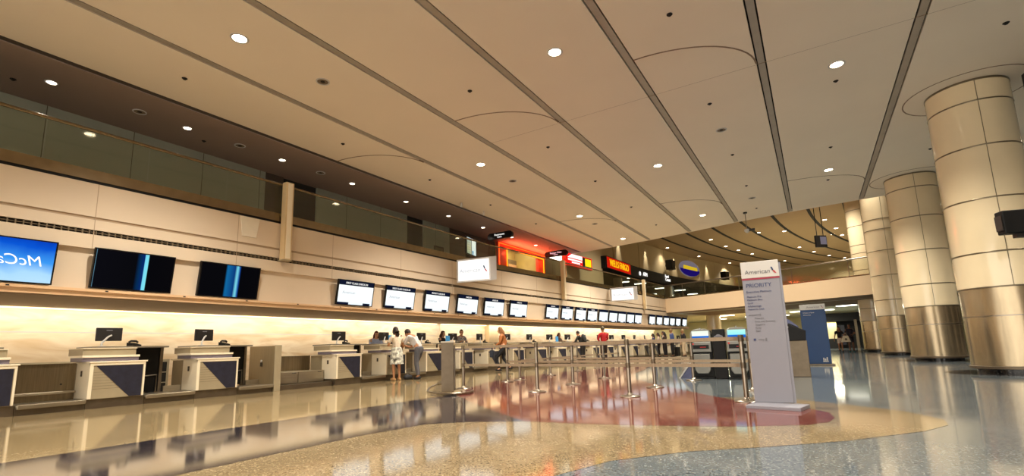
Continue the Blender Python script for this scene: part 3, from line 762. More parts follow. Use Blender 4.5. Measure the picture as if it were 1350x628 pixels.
# ------------------------------------------------------------------ signs standing on the floor
def flight(parent, x, z, s, y, rot=FACE_CAM):
    """small two part tail emblem: a blue and a red slanted stroke"""
    b = MB(); b.prism([(x, z + s), (x + s * .22, z + s * 1.02), (x + s * .42, z + s * .52), (x + s * .22, z + s * .45)], y - .003, y, 'y'); b.build('emblem_upper', 'logo_blue', parent)
    b = MB(); b.prism([(x + s * .26, z + s * .42), (x + s * .46, z + s * .48), (x + s * .78, z - s * .02), (x + s * .55, z)], y - .003, y, 'y'); b.build('emblem_lower', 'logo_red', parent)
t = thing('priority_sign', 'tall white priority sign board standing on the maroon floor', 'sign', (-.58, 7.82, 0), R(3))
W = .24
MB().prism([(-.34, -.42), (.30, -.58), (.42, -.14), (-.24, .0)], .0, .05).build('base_plate', 'sign_grey', t, bev=.008)
b = MB(); b.box(-W, W, -.08, .06, .05, 2.03); b.build('board', 'sign_grey', t, bev=.006)
MB().box(-W - .004, W + .004, -.084, .064, 1.80, 2.04).build('header', 'white', t, bev=.006)
MB().box(-W - .003, W + .003, -.086, -.08, 1.775, 1.80).build('header_line', 'sign_line', t)
MB().box(W, W + .03, -.06, .04, .05, 2.0).build('side_strip', 'sign_grey', t)
yf = -.088
txt('sign_text', 'American', .085, (-.03, yf, 1.885), FACE_CAM, 'txt_grey', t, ext=.001)
flight(t, .14, 1.85, .09, yf)
txt('sign_text', 'PRIORITY', .078, (-.20, yf + .003, 1.69), FACE_CAM, 'txt_navy', t, ext=.001, align='LEFT')
lines = [('Executive Platinum', 1.60, .042, 0), ('Platinum Pro', 1.53, .036, 0), ('Platinum Elite', 1.485, .036, 0), ('Gold', 1.44, .036, 0), ('AAdvantage', 1.395, .036, 0), ('Admirals Club', 1.35, .036, 0), ('oneworld', 1.27, .04, 0), ('Emerald', 1.22, .036, .07), ('First and Business', 1.175, .036, .07), ('Sapphire', 1.13, .036, .07), ('Ruby', 1.085, .036, .07), ('Elite', 1.04, .036, .07)]
for s_, z, sz, dx in lines:
    txt('sign_text', s_, sz, (-.20 + dx, yf + .003, z), FACE_CAM, 'txt_navy' if z > 1.3 else 'txt_grey', t, ext=.001, align='LEFT')
MB().box(-.17, -.14, yf, yf + .005, .905, .935).build('sign_mark', 'txt_navy', t)
txt('sign_text', 'entry', .034, (-.11, yf + .003, .92), FACE_CAM, 'txt_grey', t, ext=.001, align='LEFT')
MB().box(-.02, .0, yf, yf + .005, .90, .94).build('sign_mark', 'txt_grey', t)

t = thing('information_sign', 'tall blue sign board with white header beside the columns', 'sign', (.02, 20.15, 0), R(2))
MB().box(-.46, .46, -.22, .22, 0, .05).build('base_plate', 'steel_dk', t, bev=.008)
MB().box(-.38, .38, -.06, .06, .05, 1.93).build('board', 'sign_blue', t, bev=.006)
MB().box(-.385, .385, -.065, .065, 1.93, 2.12).build('header', 'white', t, bev=.006)
txt('sign_text', 'American', .10, (.02, -.068, 2.02), FACE_CAM, 'txt_grey', t, ext=.001); flight(t, .26, 1.985, .085, -.067)
txt('sign_text', 'Check in here', .06, (-.30, -.064, 1.83), FACE_CAM, 'white', t, ext=.001, align='LEFT')
txt('sign_text', 'Welcome', .06, (-.30, -.064, 1.75), FACE_CAM, 'white', t, ext=.001, align='LEFT')
b = MB()
for dx, h in ((0, .1), (.05, .07), (.10, .12)): b.box(.14 + dx, .175 + dx, -.064, -.06, .16, .16 + h)
b.box(.13, .29, -.064, -.06, .12, .15); b.build('emblem', 'white', t)

# ------------------------------------------------------------------ self service kiosks
def kiosk(x, y, label, scr):
    t = thing('check_in_kiosk', label, 'kiosk', (x, y, 0), R(4), 'self service kiosks')
    prof = [(-.24, .05), (.24, .05), (.25, .4), (.25, 1.12), (.22, 1.2), (.12, 1.245), (-.12, 1.245), (-.22, 1.2), (-.25, 1.12), (-.25, .4)]
    MB().prism(prof, .02, .42, 'y').build('cabinet', 'blackm', t, bev=.01)
    MB().box(-.26, .26, -.05, .46, 0, .05).build('plinth', 'blackm', t, bev=.01)
    rim = [(-.25, .93), (.25, .93), (.25, 1.12), (.22, 1.2), (.12, 1.245), (-.12, 1.245), (-.22, 1.2), (-.25, 1.12)]
    MB().prism(rim, -.05, .02, 'y').build('head_shell', 'kiosk_shell', t, bev=.01)
    MB().box(-.20, .20, -.058, -.05, .985, 1.19).build('screen', scr, t)
    MB().lathe([(.025, 0), (.012, .04)], 10, 0, -.02).build('status_lamp', 'kiosk_shell', t); LAST[0].location = (0, .02, 1.245)
    MB().box(-.24, .24, -.10, .02, .66, .92).build('service_panel', 'kiosk_shell', t, bev=.015)
    MB().box(-.19, .19, -.105, -.10, .74, .84).build('ticket_slot', 'black', t)
    MB().box(-.205, -.165, -.11, -.10, .85, .885).build('card_reader', 'orange_txt', t)
    MB().box(-.02, .12, -.112, -.105, .78, .79).build('slot_light', 'orange_txt', t)
    b = MB(); b.prism([(-.20, .62), (.20, .62), (.19, .22), (.13, .12), (-.13, .12), (-.19, .22)], -.06, .02, 'y')
    b.build('lower_door', 'kiosk_shell', t, bev=.02)
kiosk(-2.49, 13.15, 'self service kiosk with pale screen, next to the blue bag sizer', 'kiosk_scr2')
kiosk(-1.62, 13.0, 'self service kiosk with turquoise screen, beside the priority sign', 'kiosk_scr')
def panel_cab(x, y, label):
    t = thing('display_cabinet', label, 'cabinet', (x, y, 0), R(4), 'black display cabinets')
    MB().box(-.14, .14, .0, .4, 0, 1.22).build('body', 'blackm', t, bev=.01)
    b = MB()
    for cx, cz, w, h in ((-.06, 1.03, .045, .03), (.0, 1.05, .06, .045), (.06, 1.035, .045, .03), (0, 1.02, .11, .018)):
        b.prism([(cx + w * math.cos(a * PI / 8), cz + h * math.sin(a * PI / 8)) for a in range(16)], -.006, .0, 'y')
    b.build('emblem', 'sign_grey', t)
panel_cab(-2.055, 13.08, 'black display cabinet with pale emblem between the two kiosks')
panel_cab(-1.17, 12.95, 'black display cabinet with pale emblem half behind the priority sign')
t = thing('bag_sizer', 'low slanted blue bag sizer on the floor beside the pale kiosk', 'bag sizer', (-3.05, 13.3, 0), R(4))
MB().prism([(-.05, .0), (.28, .0), (.28, .33), (.2, .33)], .0, .4, 'y').build('ramp', 'sizer', t)
MB().prism([(-.09, .0), (-.05, .0), (.2, .33), (.28, .33), (.28, .37), (.18, .37)], -.02, .42, 'y').build('edge_frame', 'white', t)
t = thing('service_podium', 'grey podium with black slanted hood behind the priority sign', 'podium', (-.52, 14.0, 0), R(5))
MB().box(-.3, .34, -.05, .6, 0, .88).build('body', 'steel_dk', t, bev=.01)
MB().prism([(-.3, .88), (.32, .88), (.34, 1.12), (-.02, 1.30), (-.3, 1.30)], -.06, .6, 'y').build('hood', 'blackm', t, bev=.01)
MB().prism([(-.18, 1.31), (.02, 1.31), (.2, 1.2), (.2, 1.23), (.0, 1.42), (-.16, 1.42)], .05, .4, 'y').build('paper_stack', 'sizer', t)
MB().box(-.12, -.03, -.066, -.06, 1.20, 1.235).build('badge', 'white', t)

# ------------------------------------------------------------------ hanging signs
def lightbox(loc, rz, label, w=1.5, h=.95):
    t = thing('lit_sign_box', label, 'sign', loc, rz, 'lit hanging sign boxes')
    # tapered tray behind, face board in front
    w2, h2 = w * .5, h * .5
    vs = [(-w2, 0, -h2), (w2, 0, -h2), (w2, 0, h2), (-w2, 0, h2), (-w2 * 1.16, .30, -h2 * .86), (w2 * 1.16, .30, -h2 * .86), (w2 * 1.16, .30, h2 * 1.14), (-w2 * 1.16, .30, h2 * 1.14)]
    MB().add(vs, [(0, 1, 2, 3), (4, 5, 6, 7), (0, 1, 5, 4), (1, 2, 6, 5), (2, 3, 7, 6), (3, 0, 4, 7)]).build('housing', 'sign_silver', t)
    b = MB(); e = .06
    b.box(-w2, w2, -.03, 0, h2 - e, h2); b.box(-w2, w2, -.03, 0, -h2, -h2 + e); b.box(-w2, -w2 + e, -.03, 0, -h2 + e, h2 - e); b.box(w2 - e, w2, -.03, 0, -h2 + e, h2 - e)
    b.build('frame', 'sign_silver', t, bev=.005)
    MB().box(-w2 + e, w2 - e, -.012, -.002, -h2 + e, h2 - e).build('lit_face', 'signwhite', t)
    txt('sign_text', 'American', .24, (-.16, -.016, -.02), FACE_CAM, 'grey_txt', t, ext=.001)
    flight(t, .42, -.10, .24, -.014)
    MB().box(-.25, -.05, .28, .55, -.1, .1).build('mount_arm', 'taupe_dk', t)
lightbox((-11.35, 15.5, 4.05), R(10), 'lit white hanging sign box on the balcony front above the white screens')
p, _ = at('B', 11.9, 1.25)
lightbox((p[0] - .2, p[1] + .4, 4.16), R(6), 'smaller looking lit white sign box farther along, before the bridge', 1.55, .86)

def oval_sign(loc, w, h, label, glow, txt_s):
    t = thing('hanging_sign', label, 'sign', loc, 0, 'black rounded hanging signs')
    r = h / 2; pts = [(w / 2 - r + r * math.cos(a), r * math.sin(a)) for a in [-PI / 2 + PI * k / 10 for k in range(11)]] + [(-w / 2 + r + r * math.cos(a), r * math.sin(a)) for a in [PI / 2 + PI * k / 10 for k in range(11)]]
    MB().prism(pts, 0, .18, 'y').build('body', 'black', t, bev=.02)
    txt('sign_text', txt_s[0], h * .40, (0, -.006, h * .14), FACE_CAM, glow, t, ext=.004)
    txt('sign_text', txt_s[1], h * .34, (0, -.006, -h * .22), FACE_CAM, glow, t, ext=.004)
    for x in (-w * .3, w * .3): MB().tube([(x, .09, h * .45), (x, .09, 7.0 - loc[2])], .012, 6).build('hanger_rod', 'chrome', t)
oval_sign((-13.0, 20.0, 6.56), 1.5, .34, 'black rounded hanging sign with white lettering, before the red neon', 'signwhite', ('Restrooms', 'Gates'))
oval_sign((-12.85, 26.0, 6.52), 1.55, .34, 'black rounded hanging sign with pink glowing lettering, after the red neon', 'signpink', ('Baggage Claim', 'Gates'))

# departures screen on the mezzanine back wall
t = thing('wall_monitor', 'tall lit departures screen hung on the dark mezzanine wall', 'screen', (-14.0, 18.95, 5.95), R(12))
MB().box(-.08, 0, -.58, .58, -.44, .44).build('housing', 'blackm', t, bev=.01)
MB().box(0, .01, -.48, -.02, -.40, .40).build('screen', grad_screen('departures_list', [(0, (200, 214, 190)), (.5, (228, 220, 180)), (1, (196, 216, 214))], 'Z', -.4, .4, .8, .2), t)
MB().box(0, .01, .06, .54, -.40, .40).build('screen', 'screen_w', t)
MB().box(.01, .014, .08, .24, -.40, -.2).build('blue_patch', 'blue_card', t)
b = MB()
for k in range(6): b.box(.01, .013, -.46, -.04, -.34 + .12 * k, -.32 + .12 * k)
b.build('list_lines', 'taupe', t)
MB().box(-.3, -.08, -.05, .05, -1.38, .2).build('stand_post', 'blackm', t)
t = thing('framed_picture', 'dark framed picture on the mezzanine wall before the departures screen', 'picture', (-15.09, 17.75, 5.5), 0)
MB().box(0, .03, -.35, .35, -.4, .4).build('frame', 'mezz_dark', t); MB().box(.03, .035, -.28, .28, -.33, .33).build('print', 'taupe_dk', t)

# ------------------------------------------------------------------ neon shop front
t = thing('shop_front', 'red neon edged shop front on the mezzanine', 'shop', (-14.9, 23.1, 4.57))
b = MB()
b.box(-.15, .05, -.4, .45, 0, 2.42); b.box(-.15, .05, 4.35, 5.3, 0, 2.42); b.box(-.15, .05, .45, 4.35, 2.15, 2.42); b.box(-.2, -.1, -.4, 5.3, 2.42, 3.3)
b.build('surround', 'redpanel', t)
MB().tube([(.09, .45, .1), (.09, .45, 2.12), (.09, 5.0, 2.12), (.09, 5.0, .1)], .035, 8).build('neon_tube', 'neon_o', t)
MB().tube([(.07, -.35, .2), (.07, -.35, 2.35), (.07, 5.2, 2.35)], .03, 8).build('neon_tube', 'neon', t)
area((-16.2, 25.6, 7.6), (0, 0, 0), 1.5, 4.5, 120, (1, .88, .6), 'shop_light')
M['shopwall'] = P('shop_inside_wall', (206, 180, 110), .6, var=.15, scale=1.5)
b = MB(); b.box(-2.6, -2.5, -.3, 5.6, 0, 3.3, 0); b.box(-2.5, -.1, -.35, -.3, 0, 3.3, 0); b.box(-2.5, -.1, 5.6, 5.65, 0, 3.3, 0); b.box(-2.6, -.15, -.3, 5.6, 3.22, 3.3, 0); b.box(-2.6, -.15, -.3, 5.6, -.05, 0, 1)
b.build('interior', ['shopwall', 'mezz_dark'], t)
for y in (1.0, 3.0, 4.6):
    MB().box(-1.9, -.9, y, y + .7, 3.18, 3.215).build('ceiling_panel', 'tube', t)
for y in (.2, 1.5, 2.8, 4.1):
    c = MB().box(-2.48, -2.15, y, y + 1.1, 0, 2.3).build('shelving', 'taupe_dk', t)
    for z in (.9, 1.35, 1.8): MB().box(-2.15, -2.11, y + .05, y + 1.05, z, z + .18).build('goods', 'lip', c)
MB().box(-1.0, -.5, 2.2, 4.2, 0, .95).build('counter', 'white', t)
l = area((-14.5, 25.6, 6.55), (0, R(-150), 0), .3, 5.0, 130, (1, .12, .05), 'neon_light')
l2 = area((-14.65, 25.6, 6.45), (0, R(35), 0), .2, 4.5, 45, (1, .12, .04), 'neon_light')

# red poster sign on the balcony line
p, r = at('B', 12.2, -.9)
t = thing('poster_sign', 'red lit poster sign with white and yellow blocks above the balcony rail', 'sign', (-13.1, 30.0, 6.6), R(-5))
MB().box(-.25, 0, -1.7, 1.9, -.42, .42).build('housing', 'redpanel', t, bev=.01)
MB().box(0, .02, -1.65, 1.85, -.40, .40).build('face', 'redface', t)
b = MB(); b.prism([(-1.55, .12), (.45, .12), (.45, .38), (-1.0, .38)], .02, .03, 'x'); b.box(.02, .03, -1.5, .40, -.06, .05); b.box(.02, .03, -1.0, .1, -.22, -.12)
b.build('white_print', 'signwhite', t)
MB().box(.02, .025, .5, 1.75, -.28, .36).build('dark_block', 'black', t)
MB().box(.025, .035, .85, 1.7, -.22, .30).build('yellow_block', 'yellow', t)

# ------------------------------------------------------------------ far hall: drum wall, rotunda ceiling, bridge
DC, DR = Vector((73.3, 37.3)), 87.4
def dpt(y, r=DR): return (DC.x - math.sqrt(max(0, r * r - (y - DC.y) ** 2)), y)
def drum():
    b = MB()
    ys = [28.9 + k * 1.55 for k in range(41)]
    for a, c in zip(ys, ys[1:]):
        b.ribbon(dpt(a), dpt(c), 4.57 if c < 36.9 else 8.0, 10.8, .3)
    S(b.build('wall_drum', 'drum'), 'curved cream drum wall over the food hall')
    b = MB()
    for k in range(8):
        y = 33 + k * 6.2; x, _ = dpt(y); b.box(x + .14, x + .17, y, y + .03, 8.0, 10.8)
    S(b.build('trim_drum_joint', 'ring'))
    b = MB()
    ys = [36.3 + k * 1.3 for k in range(40)]
    for a, c in zip(ys, ys[1:]): b.ribbon(dpt(a, DR - .25), dpt(c, DR - .25), 7.02, 8.02, .55)
    S(b.build('trim_sign_band', 'blackm'), 'curved black sign band below the drum wall')
    # far ceiling with curved dark slots
    b = MB(); b.prism([(-18, 25.5), (16, 24.6), (16, 108), (-18, 108)], 10.8, 10.9); S(b.build('ceiling.002', 'farceil'), 'tall rotunda ceiling beyond the hall')
    for j, rr in enumerate([85.0, 82.6, 80.2, 77.8, 75.4, 72.9, 70.6]):
        m = MB(); yy = [26 + 1.8 * k for k in range(28)]
        for a, c in zip(yy, yy[1:]): m.ribbon(dpt(a, rr), dpt(c, rr), 10.77, 10.83, .22)
        S(m.build('trim_%d' % (40 + j), 'dark'))
    for j, y in enumerate((40.5, 47, 54, 62)):
        x, _ = dpt(y); spot(None, (x + .42, y, 10.7), 900, 44, .8, size=.1)
    # food hall under the drum: ceiling, lights, back wall
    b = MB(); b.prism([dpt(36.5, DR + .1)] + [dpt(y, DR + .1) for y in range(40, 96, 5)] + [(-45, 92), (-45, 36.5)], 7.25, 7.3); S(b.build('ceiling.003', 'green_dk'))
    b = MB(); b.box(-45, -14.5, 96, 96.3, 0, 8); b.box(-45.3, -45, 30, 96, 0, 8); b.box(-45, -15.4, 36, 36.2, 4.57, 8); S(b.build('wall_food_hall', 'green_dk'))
    b = MB(); b.prism([(-15.2, 36), (-45, 36), (-45, 96), (2, 96), (0, 75), (-5, 60), (-8, 52), (-10.3, 42)], 4.3, 4.55); S(b.build('floor.002', 'mezz_dark'))
    k = 0
    for x, y in ((-14.1, 45), (-17, 52.4), (-15, 50), (-14.5, 56), (-13.2, 60), (-17.2, 62), (-15.5, 66), (-20, 60), (-19, 70), (-13, 66), (-16, 74), (-12.6, 72), (-22, 78), (-18.5, 82), (-11.6, 79), (-16, 47.5), (-19.5, 53.5), (-18.5, 57), (-21, 65)):
        o = MB().box(-.6, .6, -.10, .10, -.06, 0).build('ceiling_light_panel', 'tube'); o.location = (x, y, 7.24)
        tag(o, 'oblong ceiling light of the food hall, %s inward from the bank sign' % ORD[k], 'ceiling light', 'food hall ceiling lights'); k += 1
    for x, y in ((-15.5, 44.5), (-13.4, 55.0), (-14.6, 64)):
        o = MB().lathe([(.42, 4.55), (.42, 7.25)], 24, x, y).build('column', 'pilaster', None, True); S(o)
drum()
# bank sign on the black band
def along(y, r=DR):
    x, _ = dpt(y, r); d = Vector((-(y - DC.y), -(DC.x - x))) ; return x
t = thing('bank_sign', 'red fascia sign with yellow capital lettering above the mezzanine', 'sign', (dpt(39.2, DR - .6)[0], 39.2, 7.52), -math.asin((39.2 - DC.y) / DR))
MB().box(-.1, .06, -2.75, 2.75, -.44, .44).build('face', 'wf_red', t)
MB().box(-.12, .05, -2.83, 2.83, -.5, .5).build('frame', 'blackm', t)
txt('sign_text', 'WELLS FARGO', .80, (.08, 0, -.0), FACE_HALL, 'letter_y', t, ext=.02, sx=.84)
for y, ln, lab in ((45.2, ('_', 'ATM'), 'small white lettering on the black band just after the bank sign'), (50.8, ('Food', 'Court'), 'white two line lettering farther along the black band')):
    t = thing('band_lettering', lab, 'sign', (dpt(y, DR - .58)[0], y, 7.5), -math.asin((y - DC.y) / DR), 'white lettering on the black band')
    txt('letters', ln[1], .5, (.0, .4, -.02), FACE_HALL, 'signwhite', t, ext=.02)
    if ln[0] == '_': MB().lathe([(.2, 0), (.2, .02)], 16).build('round_mark', 'signwhite', t); LAST[0].rotation_euler = (0, PI / 2, 0); LAST[0].location = (0, -.9, -.05)
    else: txt('letters', ln[0], .42, (.0, .2, .32), FACE_HALL, 'signwhite', t, ext=.02)
y = 57.6
t = thing('oval_sign', 'blue and gold oval emblem mounted on the drum wall between two speakers', 'sign', (dpt(y, DR - .2)[0], y, 9.35), -math.asin((y - DC.y) / DR))
def ell(w, h, n=28): return [(w * math.cos(2 * PI * k / n), h * math.sin(2 * PI * k / n)) for k in range(n)]
MB().prism(ell(2.5, .92), 0, .12, 'x').build('face', 'oval_silver', t)
MB().prism([(2.45 * math.cos(a), -.1 + .78 * math.sin(a)) for a in [PI + PI * k / 16 for k in range(17)]], .12, .15, 'x').build('lower_half', 'oval_blue', t)
MB().prism([(-1.7, -.12), (1.8, -.16), (1.75, .22), (-1.6, .3)], .15, .2, 'x').build('gold_band', 'oval_gold', t)
for y, lab in ((51.5, 'black loudspeaker on the drum wall before the oval emblem'), (65.0, 'black loudspeaker on the drum wall after the oval emblem')):
    t = thing('loudspeaker', lab, 'loudspeaker', (dpt(y, DR - .62)[0], y, 8.95), -math.asin((y - DC.y) / DR), 'drum wall loudspeakers')
    MB().prism([(-.45, -.4), (.45, -.4), (.55, .6), (-.55, .6)], -.1, .55, 'x').build('cabinet', 'blackm', t, bev=.02)
    MB().box(.55, .57, -.4, .4, -.32, .5).build('grille', 'plastic', t)
    MB().box(-.3, -.1, -.1, .1, 0, .2).build('bracket', 'blackm', t)

# bridge
BR = [(-10.45, 41.3), (-8.8, 40.8), (-6.95, 40.2), (-4.39, 39.25), (-.89, 37.6), (2.22, 36.2), (6, 34.3), (10, 32)]
def bridge():
    b = MB()
    for p, q in zip(BR, BR[1:]): b.ribbon(p, q, 3.45, 4.62, .12)
    S(b.build('wall_bridge', 'bridge'), 'cream curved front of the bridge')
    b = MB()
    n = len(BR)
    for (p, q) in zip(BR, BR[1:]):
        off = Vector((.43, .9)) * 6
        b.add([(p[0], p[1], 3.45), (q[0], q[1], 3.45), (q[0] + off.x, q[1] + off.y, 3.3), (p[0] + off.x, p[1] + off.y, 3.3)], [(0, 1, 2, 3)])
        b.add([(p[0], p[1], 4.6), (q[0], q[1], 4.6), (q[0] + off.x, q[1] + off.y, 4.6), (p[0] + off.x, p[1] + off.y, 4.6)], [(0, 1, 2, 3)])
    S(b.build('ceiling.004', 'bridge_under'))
    t = thing('guard_rail', 'glass balustrade with steel handrail along the bridge', 'guard rail', (0, 0, 0))
    MB().tube([(x, y, 5.72) for x, y in BR], .045, 10).build('handrail', 'chrome', t, True)
    for p, q in zip(BR, BR[1:]):
        MB().ribbon((p[0] + .01, p[1]), (q[0] - .01, q[1]), 4.70, 5.66, .012).build('glass_panel', 'glass_far', t)
        MB().tube([(q[0], q[1], 4.6), (q[0], q[1], 5.7)], .025, 6).build('rail_post', 'chrome', t)
    b = MB()
    for p, q in zip(BR, BR[1:]): b.ribbon(p, q, 4.62, 4.70, .07)
    b.build('base_channel', 'brass', t)
    # clutter on the bridge and the wall behind it
    b = MB(); b.box(-6, 12, 74, 74.3, 4.5, 10.8); S(b.build('wall_rotunda', 'drum'))
    b = MB()
    for k in range(9): b.box(-3.6 + 1.7 * k, -3.45 + 1.7 * k, 73.9, 74, 4.6, 8.2)
    S(b.build('trim_rotunda_mullion', 'dark'))
bridge()

# low hall beyond the bridge
def low_hall():
    b = MB(); b.prism([(-14, 44), (14, 34), (16, 96), (-14, 96)], 3.4, 3.5); S(b.build('ceiling.005', 'lowceil'), 'low ceiling beyond the bridge')
    b = MB(); b.box(-14, 16, 64, 64.3, 0, 3.5); b.box(-14.3, -14, 44, 78, 0, 3.5); b.box(16, 16.3, 30, 96, 0, 11); S(b.build('wall_low_hall', 'lowwall'), 'pale green wall of the low hall')
    k = 0
    for x, y in ((-6.9, 50), (-5.2, 55), (-4.2, 50.5), (-2.6, 56), (-1.0, 50), (.1, 46), (1.0, 50), (2.3, 45), (-8.6, 57), (.6, 60)):
        o = MB().box(-.6, .6, -.3, .3, -.05, 0).build('ceiling_light_panel', 'tube'); o.location = (x, y, 3.4); o.rotation_euler = (0, 0, R(-25))
        tag(o, 'wide ceiling light panel under the bridge, %s along' % ORD[k], 'ceiling light', 'low hall ceiling lights'); k += 1
        if k % 2: area((x, y, 3.3), (0, 0, 0), 1.2, .6, 330, (1, .92, .7), 'panel_light')
    for i, (x, y) in enumerate(((-7.8, 48), (-3.9, 48))):
        o = MB().lathe([(.62, 0), (.62, 3.4)], 32, x, y).build('column', 'colp', None, True); S(o)
    # dark shop with lit wall at its mouth
    t = thing('shop_front', 'dark shop front with black fascia beyond the walking couple', 'shop', (.7, 54.5, 0))
    MB().box(-.6, 4.2, 0, .4, 2.5, 3.25).build('fascia', 'blackm', t)
    MB().box(-.5, 1.15, 1.2, 1.4, .9, 2.5).build('lit_wall', 'lowwall', t)
    MB().box(-.5, 1.15, 1.1, 1.5, .0, .9).build('display_unit', 'blackm', t)
    MB().box(1.15, 4.2, 2.6, 2.8, 0, 2.6).build('inner_wall', 'blackm', t)
    MB().box(1.3, 1.8, 2.0, 2.5, .3, 2.2).build('display_rack', 'navyp', t)
    MB().box(2.5, 2.7, -.1, .1, 0, 2.6).build('frame_post', 'steel_dk', t)
    MB().box(2.9, 3.6, .2, .8, 0, 1.1).build('display_stand', 'blackm', t)
    area((1.2, 55.4, 2.45), (0, 0, 0), 1.6, .4, 30, (1, .9, .6), 'shop_light')
low_hall()

# rotunda downlights
RL = [(-12.1, 50.8), (-10.4, 58.3), (-7.6, 49.5), (-6.9, 54.1), (-6.1, 57.4), (-5.1, 61), (-8.2, 66.2), (-3.4, 49.2), (-1.34, 50.1), (1.57, 59.2), (-.37, 60.1), (.95, 64.4), (2.5, 54.8), (3.3, 55.8), (1.75, 47.5), (2.7, 51.9), (4.2, 72.1), (2.5, 68.7), (-2.2, 69.3)]
proto = thing('ceiling_downlight', 'x', 'ceiling light')
MB().lathe([(.2, 0), (.2, -.02), (.16, -.02)], 16, caps=False).build('trim_ring', 'white', proto)
MB().lathe([(.165, -.01), (.165, -.004)], 16).build('lens', 'lamp_sm', proto)
for i, (x, y) in enumerate(RL):
    o = proto if i == 0 else copy_tree(proto); o.location = (x, y, 10.8)
    tag(o, 'small recessed downlight in the far rotunda ceiling between dark curved slots', 'ceiling light', 'rotunda downlights')
    if i % 2 == 0: spot(o, (0, 0, -.05), 420, 120, .8, size=.1)
for x, y, pw in ((-9, 34.5, 2600), (-3, 32.5, 2600), (3, 30.5, 1600), (1.2, 37.2, 1800), (2, 44, 800), (6, 60, 800)): spot(None, (x, y, 10.5), pw, 140, .8, size=.3)  # added spots without fittings, brightening the bridge, far columns and rotunda

# hanging display in the rotunda and the camera pole
t = thing('hanging_display', 'small black display hung on two rods from the rotunda ceiling', 'display', (1.1, 40, 7.3), R(40))
MB().box(-.42, .42, -.06, .12, 0, .85).build('housing', 'blackm', t, bev=.02)
MB().box(-.1, .38, -.07, -.06, .2, .75).build('screen', 'oval_silver', t)
for x in (-.25, .25): MB().tube([(x, .03, .8), (x, .03, 3.5)], .025, 6).build('hanger_rod', 'blackm', t)
t = thing('security_camera', 'pale security camera on a thin pole under the ceiling edge', 'camera', (-2.2, 25.0, 6.1))
MB().tube([(0, 0, .08), (0, 0, .9)], .018, 8).build('pole', 'chrome', t); MB().lathe([(.09, .84), (.09, .9)], 16).build('ceiling_plate', 'plastic', t)
MB().lathe([(.02, .09), (.12, .06), (.12, -.02), (.06, -.1), (.01, -.12)], 16).build('dome', 'white', t, True); MB().box(.06, .34, -.06, .06, -.04, .06).build('housing', 'plastic', t)
# two small pendant spot cameras under the mezzanine strip
for i, y in enumerate((15.6, 17.2)):
    t = thing('security_camera', 'tiny pale camera under the ceiling strip beside the mezzanine, %s one' % ORD[i], 'camera', (-12.0, y, 6.86), 0, 'small ceiling cameras')
    MB().lathe([(.03, .14), (.03, .06)], 10).build('stem', 'white', t); MB().lathe([(.02, .07), (.06, .05), (.05, -.04), (.02, -.06)], 12).build('head', 'white', t, True)

# dark display arm beside the first column
t = thing('wall_display', 'black display box on a bracket beside the large column', 'display', (3.32, 12.9, 2.85), R(18))
MB().box(0, 1.3, -.1, .12, -.04, .42).build('housing', 'blackm', t, bev=.02)
MB().box(-.02, .0, -.08, .10, .03, .33).build('end_cap', 'plastic', t)
MB().tube([(1.15, .0, .3), (1.15, .0, 4.15)], .04, 8).build('hanger_rod', 'steel_dk', t, True)
MB().tube([(.42, .0, .34), (.5, .0, .46), (.8, .0, .52), (1.15, .0, .52)], .035, 8).build('cable_arm', 'steel_dk', t, True)
MB().box(.2, .5, -.06, .06, -.12, .0).build('junction_box', 'plastic', t)
t = thing('hanging_sign', 'dark hanging sign partly hidden by the large column under the ceiling', 'sign', (4.68, 14.85, 5.35), R(12))
MB().box(0, 1.6, -.1, .1, 0, 1.4).build('body', 'blackm', t, bev=.02)
MB().box(.08, 1.5, -.12, -.1, .1, 1.0).build('face', 'taupe_dk', t)
for x in (.3, 1.3): MB().tube([(x, 0, 1.38), (x, 0, 1.7)], .02, 6).build('hanger_rod', 'chrome', t)

# ------------------------------------------------------------------ people
def skin_geo(verts, edges, radii, sub=1):
    me = bpy.data.meshes.new('tmp'); me.from_pydata(verts, edges, [])
    o = bpy.data.objects.new('tmp', me); COL.objects.link(o)
    o.modifiers.new('s', 'SKIN').use_smooth_shade = True
    for k, r in enumerate(radii):
        sv = me.skin_vertices[0].data[k]; sv.radius = r if isinstance(r, tuple) else (r, r); sv.use_root = (k == 0)
    m = o.modifiers.new('u', 'SUBSURF'); m.levels = sub; m.render_levels = sub
    dg = bpy.context.evaluated_depsgraph_get(); ev = bpy.data.meshes.new_from_object(o.evaluated_get(dg))
    vs = [tuple(v.co) for v in ev.vertices]; fs = [tuple(p.vertices) for p in ev.polygons]
    bpy.data.objects.remove(o); bpy.data.meshes.remove(me); bpy.data.meshes.remove(ev)
    return vs, fs
def ball(c, rx, ry, rz, mat3=None, nu=14, nv=10, cut=None):
    vs = []; fs = []
    for j in range(nv + 1):
        t = PI * j / nv
        for i in range(nu):
            a = 2 * PI * i / nu
            vs.append(Vector((rx * math.sin(t) * math.cos(a), ry * math.sin(t) * math.sin(a), rz * math.cos(t))))
    for j in range(nv):
        for i in range(nu):
            f = (j * nu + i, j * nu + (i + 1) % nu, (j + 1) * nu + (i + 1) % nu, (j + 1) * nu + i)
            if cut and cut(sum((vs[q] for q in f), Vector()) / 4): continue
            fs.append(f)
    if mat3: vs = [mat3 @ v for v in vs]
    c = Vector(c)
    return [tuple(v + c) for v in vs], fs
SKINS = {'light': (222, 172, 138), 'tan': (190, 136, 98), 'brown': (128, 84, 58)}
for k, c in SKINS.items(): M['skin_' + k] = P('skin_' + k, c, .55, var=.04)
M['eye'] = P('eye_dark', (30, 22, 20), .2); M['lips'] = P('lips', (168, 92, 82), .5)
CM = {}
